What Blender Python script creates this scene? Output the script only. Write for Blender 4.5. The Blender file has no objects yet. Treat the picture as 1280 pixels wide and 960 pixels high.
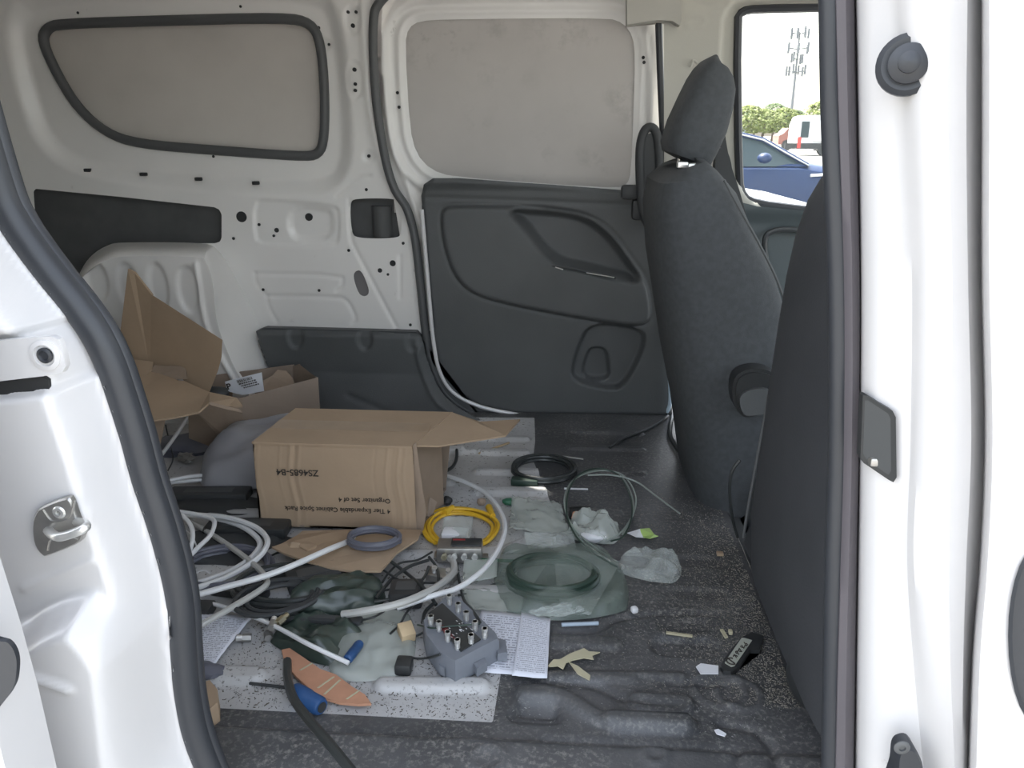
import bpy, bmesh, math, random
import numpy as np
from mathutils import Vector, Matrix, noise
random.seed(7)
rng = np.random.default_rng(7)
S = bpy.context.scene
COL = S.collection
PI = math.pi

# ------------------------------------------------------------------ camera
F = 960.0; PITCH = math.radians(18.3); YAW = math.radians(4.0); CAMH = 0.75
cd = bpy.data.cameras.new('camera'); cam = bpy.data.objects.new('camera', cd); COL.objects.link(cam)
cam.location = (0, 0, CAMH); cam.rotation_euler = (PI/2 - PITCH, 0, YAW)
cd.sensor_width = 36; cd.lens = 36*F/1280; cd.clip_start = 0.02; cd.clip_end = 800
S.camera = cam

# ------------------------------------------------------------------ world, sun, exposure
w = bpy.data.worlds.new('world'); S.world = w; w.use_nodes = True
nt = w.node_tree; bg = nt.nodes['Background']
sky = nt.nodes.new('ShaderNodeTexSky'); sky.sky_type = 'NISHITA'; sky.sun_disc = False
sky.sun_elevation = math.radians(52); sky.sun_rotation = math.radians(-38); sky.air_density = 1.4
sky.dust_density = 4.0; sky.ozone_density = 1.0
hs = nt.nodes.new('ShaderNodeHueSaturation'); hs.inputs['Saturation'].default_value = .45
nt.links.new(sky.outputs[0], hs.inputs['Color']); nt.links.new(hs.outputs[0], bg.inputs[0]); bg.inputs[1].default_value = 0.55
sl = bpy.data.lights.new('sun', 'SUN'); sl.energy = 6.5; sl.angle = math.radians(0.6); sl.color = (1, .95, .87)
sun = bpy.data.objects.new('sun', sl); COL.objects.link(sun)
sun.rotation_euler = Vector((0.40, -0.50, -1.0)).to_track_quat('-Z', 'Y').to_euler()
S.view_settings.view_transform = 'Standard'; S.view_settings.look = 'None'
S.view_settings.gamma = 1; S.view_settings.exposure = 0.72

# ------------------------------------------------------------------ placing: a point of a real plane from the survey frame
_f = Vector((-math.sin(YAW)*math.cos(PITCH), math.cos(YAW)*math.cos(PITCH), -math.sin(PITCH)))
_r = Vector((math.cos(YAW), math.sin(YAW), 0)); _u = _r.cross(_f)
def _on(x, y, ax, v):
    d = _f + _r*((x-640)/F) + _u*((480-y)/F)
    c = Vector((0, 0, CAMH)); return c + d*((v-c[ax])/d[ax])
def W(x, y, Y): return _on(x, y, 1, Y)          # on an upright plane at depth Y
def G(x, y, z=0.0): return _on(x, y, 2, z)      # on a level plane at height z

# ------------------------------------------------------------------ materials
def mat(name, col, rough=.6, metal=0, spec=.5, var=0, vscale=8, dark=None, bump=0, bscale=200, alpha=None, emit=None, coat=0, trans=0, detail=4, thr=None):
    m = bpy.data.materials.new(name); m.use_nodes = True; t = m.node_tree; b = t.nodes['Principled BSDF']
    b.inputs['Base Color'].default_value = (*col, 1); b.inputs['Roughness'].default_value = rough
    b.inputs['Metallic'].default_value = metal; b.inputs['Specular IOR Level'].default_value = spec
    b.inputs['Coat Weight'].default_value = coat; b.inputs['Coat Roughness'].default_value = .12
    b.inputs['Transmission Weight'].default_value = trans
    tc = t.nodes.new('ShaderNodeTexCoord')
    if var or dark:
        n = t.nodes.new('ShaderNodeTexNoise'); n.inputs['Scale'].default_value = vscale; n.inputs['Detail'].default_value = detail
        t.links.new(tc.outputs['Object'], n.inputs['Vector'])
        r = t.nodes.new('ShaderNodeValToRGB'); lo, hi = thr or (.35, .65)
        r.color_ramp.elements[0].position = lo; r.color_ramp.elements[1].position = hi
        d = dark or tuple(c*(1-var) for c in col)
        r.color_ramp.elements[0].color = (*d, 1); r.color_ramp.elements[1].color = (*col, 1)
        t.links.new(n.outputs[0], r.inputs[0]); t.links.new(r.outputs[0], b.inputs['Base Color'])
    if bump:
        n2 = t.nodes.new('ShaderNodeTexNoise'); n2.inputs['Scale'].default_value = bscale; n2.inputs['Detail'].default_value = 3
        t.links.new(tc.outputs['Object'], n2.inputs['Vector'])
        bp = t.nodes.new('ShaderNodeBump'); bp.inputs['Strength'].default_value = bump; bp.inputs['Distance'].default_value = .002
        t.links.new(n2.outputs[0], bp.inputs['Height']); t.links.new(bp.outputs[0], b.inputs['Normal'])
    if alpha is not None: b.inputs['Alpha'].default_value = alpha
    if emit: b.inputs['Emission Color'].default_value = (*emit[0], 1); b.inputs['Emission Strength'].default_value = emit[1]
    return m
def speckle(m, col, scale=60, lo=.62, hi=.68, big=3, blo=.4, bhi=.65):
    """dirt crumbs in a shape of their own over a base material"""
    t = m.node_tree; b = t.nodes['Principled BSDF']; src = b.inputs['Base Color'].links
    tc = t.nodes.new('ShaderNodeTexCoord'); n = t.nodes.new('ShaderNodeTexNoise'); n.inputs['Scale'].default_value = scale; n.inputs['Detail'].default_value = 6
    n.inputs['Roughness'].default_value = .7
    k = t.nodes.new('ShaderNodeTexNoise'); k.inputs['Scale'].default_value = big; k.inputs['Detail'].default_value = 2
    for q in (n, k): t.links.new(tc.outputs['Object'], q.inputs['Vector'])
    def ramp(a, lo, hi):
        r = t.nodes.new('ShaderNodeMapRange'); r.inputs[1].default_value = lo; r.inputs[2].default_value = hi; t.links.new(a, r.inputs[0]); return r.outputs[0]
    mu = t.nodes.new('ShaderNodeMath'); mu.operation = 'MULTIPLY'
    t.links.new(ramp(n.outputs[0], lo, hi), mu.inputs[0]); t.links.new(ramp(k.outputs[0], blo, bhi), mu.inputs[1])
    mx = t.nodes.new('ShaderNodeMix'); mx.data_type = 'RGBA'
    t.links.new(mu.outputs[0], mx.inputs[0])
    if src: t.links.new(src[0].from_socket, mx.inputs[6])
    else: mx.inputs[6].default_value = b.inputs['Base Color'].default_value
    mx.inputs[7].default_value = (*col, 1); t.links.new(mx.outputs[2], b.inputs['Base Color'])
    return m
M = {}
M['paint'] = mat('white_paint_lifted', (.78, .765, .74), .38, var=.06, vscale=3, coat=.25)  # van's white paint, lightened so the interior reads brighter
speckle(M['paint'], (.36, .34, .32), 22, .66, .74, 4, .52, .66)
M['paint_dimmed'] = mat('white_paint_dimmed', (.68, .67, .67), .3, var=.04, vscale=4, coat=.5)  # same van paint, darkened to offset the strong light outside
speckle(M['paint_dimmed'], (.5, .46, .42), 30, .68, .74, 6, .52, .66)
M['panel'] = mat('grey_white_panel', (.58, .545, .505), .55, var=.10, vscale=5)
M['floor_white'] = speckle(mat('floor_white_paint', (.54, .54, .54), .30, dark=(.38, .38, .38), vscale=7, coat=.15), (.10, .095, .085), 120, .57, .64, 7, .36, .62)
M['floor_black'] = speckle(mat('floor_black_liner', (.095, .096, .10), .42, dark=(.055, .057, .06), vscale=9, bump=.3, bscale=260), (.24, .23, .215), 140, .50, .66, 5, .34, .62)
M['trim'] = mat('charcoal_trim', (.088, .093, .095), .55, var=.15, vscale=6, bump=.25, bscale=420)
M['trim2'] = mat('charcoal_trim_smooth', (.062, .066, .068), .42, var=.1, vscale=6)
M['hole'] = mat('dark_cavity', (.028, .029, .03), .8)
M['cavity'] = mat('dark_grey_cover', (.085, .087, .088), .7, var=.15, vscale=20)
M['rubber'] = mat('black_rubber', (.032, .035, .041), .42, bump=.1, bscale=90)
M['rubber_grey'] = mat('grey_rubber', (.085, .088, .09), .5)
M['flange'] = mat('mauve_grey_flange', (.105, .095, .105), .5)
M['beige'] = mat('beige_trim', (.46, .45, .40), .6, var=.05, vscale=5, bump=.15, bscale=300)
M['door_grey'] = mat('blue_grey_trim', (.095, .115, .12), .55, var=.08, vscale=6, bump=.2, bscale=300)
M['fabric'] = mat('seat_fabric', (.066, .072, .077), .9, var=.18, vscale=90, bump=.4, bscale=600)
M['fabric2'] = mat('seat_side_vinyl', (.048, .051, .058), .75, var=.12, vscale=12, bump=.2, bscale=300)
M['piping'] = mat('seat_piping', (.085, .09, .092), .7)
M['black'] = mat('black_plastic', (.03, .032, .033), .4)
M['blackm'] = mat('black_matt_plastic', (.04, .043, .045), .6)
M['steel'] = mat('steel', (.74, .74, .72), .3, metal=.75)
M['zinc'] = mat('zinc', (.46, .45, .43), .38, metal=.85, var=.2, vscale=40)
M['brass'] = mat('brass', (.55, .5, .36), .3, metal=1)
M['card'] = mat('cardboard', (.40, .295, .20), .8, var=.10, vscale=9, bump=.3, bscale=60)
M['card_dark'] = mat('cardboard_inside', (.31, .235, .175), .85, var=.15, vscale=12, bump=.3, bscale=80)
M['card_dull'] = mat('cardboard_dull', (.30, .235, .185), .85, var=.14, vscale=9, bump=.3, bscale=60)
M['ink'] = mat('black_ink', (.045, .038, .032), .8)
M['tape'] = mat('box_tape', (.36, .26, .17), .3, var=.1, vscale=30)
M['cable_white'] = mat('white_cable', (.68, .69, .70), .35)
M['cable_grey'] = mat('grey_cable', (.42, .42, .40), .4)
M['cable_black'] = mat('black_cable', (.03, .034, .034), .38)
M['cable_glare_green'] = mat('glare_green_cable', (.028, .05, .038), .4)  # the bagged coil is black; green lens glare is put into this colour
M['wire'] = mat('pale_thin_wire', (.27, .31, .28), .35)
M['cable_bluegrey'] = mat('blue_grey_cable', (.115, .12, .15), .4)
M['yellow'] = mat('yellow_cable', (.70, .43, .03), .38)
M['blue'] = mat('blue_plastic', (.02, .075, .21), .45, var=.2, vscale=30)
M['mailer'] = mat('grey_mailer', (.30, .30, .32), .5, var=.12, vscale=6, bump=.3, bscale=14)
M['amp'] = mat('grey_cast_housing', (.19, .205, .235), .5, var=.12, vscale=30)
M['wood'] = mat('pale_wood', (.55, .42, .26), .7, var=.2, vscale=25)
M['straw'] = mat('masking_paper', (.52, .48, .33), .7, var=.12, vscale=30)
M['terra'] = mat('orange_brown_card', (.56, .29, .18), .75, var=.22, vscale=16)
M['redp'] = mat('dark_red_plastic', (.25, .03, .03), .5)
M['white'] = mat('white_plastic', (.75, .76, .78), .4)
M['plate'] = mat('white_paper_plain', (.72, .73, .76), .7)
M['green'] = mat('green_plastic', (.03, .13, .07), .5)
M['lime'] = mat('lime_wrapper', (.38, .55, .16), .5)
M['glass_blue'] = mat('tinted_glass', (.035, .055, .06), .3, spec=.3)
def film(name, col, op, rough=.2):
    m = bpy.data.materials.new(name); m.use_nodes = True; t = m.node_tree; t.nodes.clear()
    o = t.nodes.new('ShaderNodeOutputMaterial'); tr = t.nodes.new('ShaderNodeBsdfTransparent'); b = t.nodes.new('ShaderNodeBsdfPrincipled')
    b.inputs['Base Color'].default_value = (*col, 1); b.inputs['Roughness'].default_value = rough; b.inputs['Specular IOR Level'].default_value = .8
    tr.inputs[0].default_value = (.96, .97, .96, 1)
    mx = t.nodes.new('ShaderNodeMixShader'); mx.inputs[0].default_value = op
    tc = t.nodes.new('ShaderNodeTexCoord'); n = t.nodes.new('ShaderNodeTexNoise'); n.inputs['Scale'].default_value = 22; n.inputs['Detail'].default_value = 2
    bp = t.nodes.new('ShaderNodeBump'); bp.inputs['Strength'].default_value = .9; bp.inputs['Distance'].default_value = .005
    t.links.new(tc.outputs['Object'], n.inputs['Vector']); t.links.new(n.outputs[0], bp.inputs['Height']); t.links.new(bp.outputs[0], b.inputs['Normal'])
    t.links.new(tr.outputs[0], mx.inputs[1]); t.links.new(b.outputs[0], mx.inputs[2]); t.links.new(mx.outputs[0], o.inputs[0])
    return m
M['film'] = film('clear_film', (.75, .8, .78), .24)
M['film_glare'] = film('glare_green_film', (.22, .27, .24), .42, .25)  # clear bag film, tinted with the green lens glare over it
M['film_pale'] = film('pale_film', (.60, .64, .60), .42)
M['film_dark'] = film('dark_green_film', (.035, .055, .045), .85, .3)
M['glass'] = film('window_glass', (.9, .95, .95), .04, .02)
def paper_mat(name, scale, wide):
    """white sheet with lines of small print"""
    m = bpy.data.materials.new(name); m.use_nodes = True; t = m.node_tree; b = t.nodes['Principled BSDF']; b.inputs['Roughness'].default_value = .7
    tc = t.nodes.new('ShaderNodeTexCoord'); mp = t.nodes.new('ShaderNodeSeparateXYZ'); t.links.new(tc.outputs['UV'], mp.inputs[0])
    def math_(op, a, b_):
        n = t.nodes.new('ShaderNodeMath'); n.operation = op
        for i, v in enumerate((a, b_)):
            if isinstance(v, (int, float)): n.inputs[i].default_value = v
            else: t.links.new(v, n.inputs[i])
        return n.outputs[0]
    rows = math_('GREATER_THAN', math_('FRACT', math_('MULTIPLY', mp.outputs[1], scale), 0), .52)
    row = math_('FLOOR', math_('MULTIPLY', mp.outputs[1], scale), 0)
    cb = t.nodes.new('ShaderNodeCombineXYZ'); t.links.new(math_('MULTIPLY', mp.outputs[0], wide), cb.inputs[0]); t.links.new(math_('MULTIPLY', row, 3.7), cb.inputs[1])
    n = t.nodes.new('ShaderNodeTexNoise'); n.inputs['Scale'].default_value = 1; n.inputs['Detail'].default_value = 1; t.links.new(cb.outputs[0], n.inputs['Vector'])
    ink = math_('MULTIPLY', rows, math_('GREATER_THAN', n.outputs[0], .47))
    e = math_('MULTIPLY', math_('MULTIPLY', math_('GREATER_THAN', mp.outputs[0], .07), math_('LESS_THAN', mp.outputs[0], .93)), math_('MULTIPLY', math_('GREATER_THAN', mp.outputs[1], .07), math_('LESS_THAN', mp.outputs[1], .93)))
    mx = t.nodes.new('ShaderNodeMix'); mx.data_type = 'RGBA'; t.links.new(math_('MULTIPLY', ink, math_('MULTIPLY', e, .62)), mx.inputs[0])
    mx.inputs[6].default_value = (.66, .68, .75, 1); mx.inputs[7].default_value = (.14, .15, .19, 1); t.links.new(mx.outputs[2], b.inputs['Base Color'])
    return m
M['paper'] = paper_mat('printed_sheet', 26, 40)
M['paper2'] = paper_mat('printed_sheet_fine', 34, 55)

# ------------------------------------------------------------------ object helpers
def tag(o, label=None, cat=None, group=None, kind=None):
    if label: o['label'] = label
    if cat: o['category'] = cat
    if group: o['group'] = group
    if kind: o['kind'] = kind
    return o
def link(name, me, m=None, parent=None, smooth=True):
    if m is not None:
        for q in (m if isinstance(m, (list, tuple)) else [m]): me.materials.append(q)
    o = bpy.data.objects.new(name, me); COL.objects.link(o)
    if smooth:
        me.polygons.foreach_set('use_smooth', [True]*len(me.polygons))
        try: me.set_sharp_from_angle(angle=math.radians(38))
        except Exception: pass
    if parent:
        o.parent = parent; o.matrix_parent_inverse = Matrix.Translation(-Vector(parent.location)) if not parent.rotation_euler[2] else parent.matrix_basis.inverted()
    return o
def obj(name, bm, m, parent=None, smooth=True):
    me = bpy.data.meshes.new(name); bmesh.ops.recalc_face_normals(bm, faces=bm.faces); bm.to_mesh(me); bm.free()
    return link(name, me, m, parent, smooth)
def raw(name, vs, fs, m, parent=None, smooth=True):
    me = bpy.data.meshes.new(name); me.from_pydata([tuple(v) for v in vs], [], fs); me.update()
    return link(name, me, m, parent, smooth)
def empty(name, loc, label, cat, group=None, kind=None):
    o = bpy.data.objects.new(name, None); COL.objects.link(o); o.location = loc; o.empty_display_size = .02
    return tag(o, label, cat, group, kind)
def box(bm, c, s, rot=None, bev=0):
    r = bmesh.ops.create_cube(bm, size=1); vs = r['verts']
    Mx = Matrix.Translation(c) @ (rot.to_4x4() if rot else Matrix.Identity(4)) @ Matrix.Diagonal((*s, 1))
    bmesh.ops.transform(bm, matrix=Mx, verts=vs)
    if bev:
        es = list({e for v in vs for e in v.link_edges}); bmesh.ops.bevel(bm, geom=es, offset=bev, segments=2, affect='EDGES', profile=.5)
    return bm
def basis(d):
    d = Vector(d).normalized(); a = Vector((0, 0, 1)) if abs(d.z) < .9 else Vector((1, 0, 0))
    x = a.cross(d).normalized(); return x, d.cross(x), d
def cyl(bm, a, b, r, r2=None, n=12):
    a = Vector(a); b = Vector(b); r2 = r if r2 is None else r2; x, y, d = basis(b-a)
    A = [bm.verts.new(a+(x*math.cos(t)+y*math.sin(t))*r) for t in [2*PI*k/n for k in range(n)]]
    B = [bm.verts.new(b+(x*math.cos(t)+y*math.sin(t))*r2) for t in [2*PI*k/n for k in range(n)]]
    for k in range(n): bm.faces.new((A[k], A[(k+1) % n], B[(k+1) % n], B[k]))
    bm.faces.new(A[::-1]); bm.faces.new(B); return bm
def spline(P, n=6, closed=False):
    P = [Vector(p) for p in P]
    if len(P) < 3: return P
    out = []; m = len(P); rngk = range(m if closed else m-1)
    for i in rngk:
        p1, p2 = P[i], P[(i+1) % m]
        p0 = P[(i-1) % m] if (closed or i > 0) else p1*2-p2
        p3 = P[(i+2) % m] if (closed or i+2 < m) else p2*2-p1
        for k in range(n):
            t = k/n; out.append(.5*((2*p1)+(p2-p0)*t+(2*p0-5*p1+4*p2-p3)*t*t+(3*p1-p0-3*p2+p3)*t**3))
    if not closed: out.append(P[-1])
    return out
def tube(bm, P, r, n=8, closed=False, flat=1.0, up=None):
    P = [Vector(p) for p in P]; rings = []; m = len(P); px = None
    for i, p in enumerate(P):
        d = (P[(i+1) % m]-P[i-1]) if closed else (P[min(i+1, m-1)]-P[max(i-1, 0)])
        if d.length < 1e-9: d = Vector((1, 0, 0))
        d.normalize()
        if up is not None: x = Vector(up).cross(d).normalized()
        elif px is None: x = basis(d)[0]
        else: x = (px - d*px.dot(d)).normalized()
        px = x; y = d.cross(x); rr = r[i] if isinstance(r, (list, tuple)) else r
        rings.append([bm.verts.new(p+x*math.cos(2*PI*k/n)*rr+y*math.sin(2*PI*k/n)*rr*flat) for k in range(n)])
    for i in range(m if closed else m-1):
        A = rings[i]; B = rings[(i+1) % m]; off = 0
        if closed and i == m-1: off = min(range(n), key=lambda s: (A[0].co-B[s].co).length)
        for k in range(n): bm.faces.new((A[k], A[(k+1) % n], B[(k+1+off) % n], B[(k+off) % n]))
    if not closed: bm.faces.new(rings[0][::-1]); bm.faces.new(rings[-1])
    return bm
def prism(bm, pts, d):
    """thick plate: outline pts pushed along d"""
    d = Vector(d); A = [bm.verts.new(p) for p in pts]; B = [bm.verts.new(Vector(p)+d) for p in pts]; n = len(A)
    bm.faces.new(A); bm.faces.new(B[::-1])
    for k in range(n): bm.faces.new((A[k], B[k], B[(k+1) % n], A[(k+1) % n]))
    bmesh.ops.triangulate(bm, faces=[f for f in bm.faces if len(f.verts) > 4]); return bm
def lathe(bm, c, prof, axis=(0, 0, 1), n=20):
    c = Vector(c); x, y, d = basis(axis); prev = None
    for (r, h) in prof:
        ring = [bm.verts.new(c+d*h+(x*math.cos(2*PI*k/n)+y*math.sin(2*PI*k/n))*max(r, 1e-5)) for k in range(n)]
        if prev:
            for k in range(n): bm.faces.new((prev[k], prev[(k+1) % n], ring[(k+1) % n], ring[k]))
        prev = ring
    return bm
def loft(name, secs, m, parent=None, cap=True, closed=True, smooth=True):
    vs = [p for s in secs for p in s]; n = len(secs[0]); fs = []
    for i in range(len(secs)-1):
        for k in range(n if closed else n-1):
            a = i*n+k; b = i*n+(k+1) % n; fs.append((a, b, b+n, a+n))
    if cap and closed: fs.append(tuple(range(n))[::-1]); fs.append(tuple(range((len(secs)-1)*n, len(secs)*n)))
    bm = bmesh.new(); V = [bm.verts.new(v) for v in vs]
    for f in fs:
        try: bm.faces.new([V[i] for i in f])
        except ValueError: pass
    return obj(name, bm, m, parent, smooth)

# ------------------------------------------------------------------ pressed sheet surfaces
def chaikin(P, n=2, closed=True):
    P = [np.array(p, float) for p in P]
    for _ in range(n):
        Q = []
        m = len(P)
        if not closed: Q.append(P[0])
        for i in range(m if closed else m-1):
            a, b = P[i], P[(i+1) % m]; Q += [a*.75+b*.25, a*.25+b*.75]
        if not closed: Q.append(P[-1])
        P = Q
    return P
def segdist(X, Y, P, closed):
    d = np.full(X.shape, 1e9); m = len(P)
    for i in range(m if closed else m-1):
        a, b = P[i], P[(i+1) % m]; ab = b-a; L = ab@ab+1e-12
        t = np.clip(((X-a[0])*ab[0]+(Y-a[1])*ab[1])/L, 0, 1)
        d = np.minimum(d, (X-a[0]-t*ab[0])**2+(Y-a[1]-t*ab[1])**2)
    return np.sqrt(d)
def sd_poly(X, Y, P):
    d = segdist(X, Y, P, True); ins = np.zeros(X.shape, bool); m = len(P)
    for i in range(m):
        a, b = P[i], P[(i+1) % m]
        if a[1] == b[1]: continue
        c = ((a[1] > Y) != (b[1] > Y)) & (X < (b[0]-a[0])*(Y-a[1])/(b[1]-a[1])+a[0]); ins ^= c
    return np.where(ins, -d, d)
def sstep(t): t = np.clip(t, 0, 1); return t*t*(3-2*t)
def up(sd, h, wd): return h*sstep((-sd+wd/2)/wd)       # raised (h>0) or sunk (h<0) inside sd<0
def groove(d, h, wd): return -h*np.exp(-(d/wd)**2)
def relief(name, xr, yr, res, place, feats=(), cut=(), keep=None, m=None, regions=(), parent=None, thick=0):
    nx = int((xr[1]-xr[0])/res)+1; ny = int((yr[1]-yr[0])/res)+1
    X, Y = np.meshgrid(np.linspace(*xr, nx), np.linspace(*yr, ny))
    cont = [c(X, Y) for c in cut]; kp = [keep(X, Y)] if keep else []; rg = [r(X, Y) for r in regions]
    allc = cont+kp+rg; Xn, Yn = X.copy(), Y.copy()
    for k_, s in enumerate(allc):
        gy, gx = np.gradient(s, res); L = np.sqrt(gx**2+gy**2)+1e-6; L = np.maximum(L, .6)
        ce = ((s[:-1, :-1]+s[1:, :-1]+s[:-1, 1:]+s[1:, 1:]) > 0).astype(int); sm = np.zeros(s.shape, int); ct = np.zeros(s.shape, int)
        for a_, b_ in ((slice(0, -1), slice(0, -1)), (slice(1, None), slice(0, -1)), (slice(0, -1), slice(1, None)), (slice(1, None), slice(1, None))): sm[a_, b_] += ce; ct[a_, b_] += 1
        msk = (sm > 0) & (sm < ct)
        Xn[msk] = X[msk]-(s*gx/L)[msk]; Yn[msk] = Y[msk]-(s*gy/L)[msk]
    H = np.zeros(X.shape)
    for f in feats: H = H+f(X, Y)
    def cen(s): return (s[:-1, :-1]+s[1:, :-1]+s[:-1, 1:]+s[1:, 1:])/4
    ok = np.ones((ny-1, nx-1), bool)
    for s in cont: ok &= cen(s) > 0
    for s in kp: ok &= cen(s) < 0
    mi = np.zeros((ny-1, nx-1), int)
    for k, s in enumerate(rg): mi[cen(s) < 0] = k+1
    idx = np.arange(nx*ny).reshape(ny, nx)
    q = np.stack([idx[:-1, :-1], idx[:-1, 1:], idx[1:, 1:], idx[1:, :-1]], -1)[ok]; mi = mi[ok]
    used, inv = np.unique(q, return_inverse=True); q = inv.reshape(-1, 4)
    x, y, z = place(Xn.ravel()[used], Yn.ravel()[used], H.ravel()[used])
    co = np.stack([x, y, z], -1).astype(np.float32)
    me = bpy.data.meshes.new(name); me.vertices.add(len(co)); me.vertices.foreach_set('co', co.ravel())
    me.loops.add(q.size); me.loops.foreach_set('vertex_index', q.ravel().astype(np.int32))
    me.polygons.add(len(q)); me.polygons.foreach_set('loop_start', np.arange(0, q.size, 4, dtype=np.int32))
    me.polygons.foreach_set('loop_total', np.full(len(q), 4, np.int32)); me.update(calc_edges=True); me.validate()
    for a in (m if isinstance(m, (list, tuple)) else [m]): me.materials.append(a)
    me.polygons.foreach_set('material_index', mi.astype(np.int32)); me.polygons.foreach_set('use_smooth', np.ones(len(q), bool))
    o = bpy.data.objects.new(name, me); COL.objects.link(o)
    if parent: o.parent = parent; o.matrix_parent_inverse = Matrix.Translation(-Vector(parent.location))
    if thick:
        md = o.modifiers.new('thick', 'SOLIDIFY'); md.thickness = thick; md.offset = -1
    return o
def wallplace(Y0): return lambda u, v, h: (u, Y0-h, v)
def wp(pts, Y, n=0, closed=True):
    P = [(W(x, y, Y).x, W(x, y, Y).z) for x, y in pts]; return chaikin(P, n, closed) if n else [np.array(p) for p in P]
def gp(pts, n=0, closed=True):
    P = [(G(x, y).x, G(x, y).y) for x, y in pts]; return chaikin(P, n, closed) if n else [np.array(p) for p in P]
def SD(P): return lambda X, Y: sd_poly(X, Y, P)
def fup(P, h, wd): return lambda X, Y: up(sd_poly(X, Y, P), h, wd)
def fgr(P, h, wd, closed=False): return lambda X, Y: groove(segdist(X, Y, P, closed), h, wd)
def circ(x, y, r, Y, n=20, ry=None):
    c = W(x, y, Y); s = (W(x+r, y, Y)-c).length; t = (W(x, y+(ry or r), Y)-c).length
    return [np.array((c.x+s*math.cos(2*PI*k/n), c.z+t*math.sin(2*PI*k/n))) for k in range(n)]
def text(name, body, mx, size, m, parent, depth=.0006, align='LEFT', bold=0):
    cu = bpy.data.curves.new(name, 'FONT'); cu.body = body; cu.size = size; cu.extrude = depth; cu.align_x = align; cu.offset = bold
    o = bpy.data.objects.new(name+'_c', cu); COL.objects.link(o); bpy.context.view_layer.update()
    me = bpy.data.meshes.new_from_object(o.evaluated_get(bpy.context.evaluated_depsgraph_get())); bpy.data.objects.remove(o)
    me.transform(mx); me.name = name; me.materials.clear()
    return link(name, me, m, parent, False)

def softplate(name, pts, d, m, parent, inset=.06):
    """stamped plate with an eased front edge"""
    pts = [Vector(q) for q in pts]; c = sum(pts, Vector())/len(pts); d = Vector(d)
    return loft(name, [pts, [q+d*.75 for q in pts], [q.lerp(c, inset)+d for q in pts]], m, parent)
# ================================================================== SETTING
ZG = -0.62          # ground outside
YF = 2.03           # far side of the load bay
# ---- ground outside
bm = bmesh.new(); box(bm, (0, 60, ZG-.05), (400, 260, .1))
tag(obj('ground', bm, mat('asphalt', (.30, .29, .27), .9, var=.2, vscale=.6, bump=.2, bscale=30)), kind='structure')

# ---- load floor with pressed ribs
def stad(pts, wpx, n=0):
    """rib along a polyline of floor points, half width in metres"""
    P = gp(pts, n, False); return lambda X, Y: segdist(X, Y, P, False)-wpx
white_poly = gp([(130, 520), (668, 522), (669, 552), (666, 575), (680, 607), (688, 628), (696, 655), (694, 690), (660, 740), (628, 830), (616, 903), (270, 885), (-200, 862), (0, 600)], 0)
def rib(pts, hw, h, wd=.008, n=0):
    s = stad(pts, hw, n); return lambda X, Y: up(s(X, Y), h, wd)
feats = []
for a, b, y, hw in [(596, 656, 549, .012), (604, 655, 566, .014), (600, 668, 590, .013), (600, 676, 615, .016), (556, 575, 565, .012), (540, 560, 579, .011),
                    (480, 600, 857, .013), (268, 318, 845, .016), (600, 650, 700, .012), (350, 420, 792, .012), (575, 640, 740, .014)]:
    feats.append(rib([(a, y), (b, y+1)], hw, .009))
feats.append(rib([(590, 690), (630, 692), (665, 676), (690, 670)], .014, .009, n=2))
for a, b, y, hw, h in [(690, 765, 803, .014, .007), (832, 880, 806, .022, -.010), (838, 872, 779, .018, -.006), (800, 852, 879, .017, .008), (648, 690, 893, .013, -.007),
                       (770, 850, 906, .016, .007), (690, 770, 640, .013, .006), (700, 800, 700, .013, .006), (715, 800, 560, .012, .005), (720, 800, 590, .012, .005),
                       (720, 800, 540, .010, .005), (850, 895, 700, .018, -.006), (690, 850, 846, .010, .006), (840, 900, 740, .014, -.005)]:
    feats.append(rib([(a, y), (b, y+2)], hw, h))
feats.append(rib([(655, 866), (700, 868), (735, 893), (760, 904), (860, 908)], .012, .009, n=2))
feats.append(rib([(655, 884), (690, 886)], .010, -.008))
for P, n in [([(665, 852), (740, 853), (790, 880), (850, 886)], 2), ([(700, 790), (745, 790), (775, 768), (900, 766)], 2), ([(680, 925), (920, 938), (925, 990)], 0), ([(280, 910), (560, 925)], 0),
             ([(800, 850), (905, 856)], 0), ([(900, 905), (960, 915), (975, 990)], 1)]:
    feats.append(fgr(gp(P, n, False), .006, .006))
for x, y, r in [(924, 868, .03), (900, 862, .035), (817, 953, .014), (610, 958, .02)]:
    c = G(x, y); feats.append(lambda X, Y, c=c, r=r: .004*np.exp(-((np.hypot(X-c.x, Y-c.y)-r)/.005)**2))
for pts in ([(205, 560), (590, 565)], [(200, 600), (560, 604)], [(220, 640), (560, 645)], [(230, 690), (560, 694)], [(240, 740), (540, 744)]):
    feats.append(rib(pts, .012, .008))
feats.append(lambda X, Y: .012*sstep((.80-Y)/.02) - .03*sstep((.70-Y)/.03))
def place_floor(u, v, h): return u, v, h
tag(relief('floor', (-2.1, .345), (.62, 2.06), .005, place_floor, feats, m=[M['floor_black'], M['floor_white']], regions=[SD(white_poly)]), kind='structure')
# sill, side members and chassis skirt under the bay
bm = bmesh.new(); box(bm, (-.05, .66, -.32), (4.1, .1, .58)); tag(obj('trim_1', bm, M['paint_dimmed']), 'white painted sill below the side door opening', kind='structure')

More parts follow.
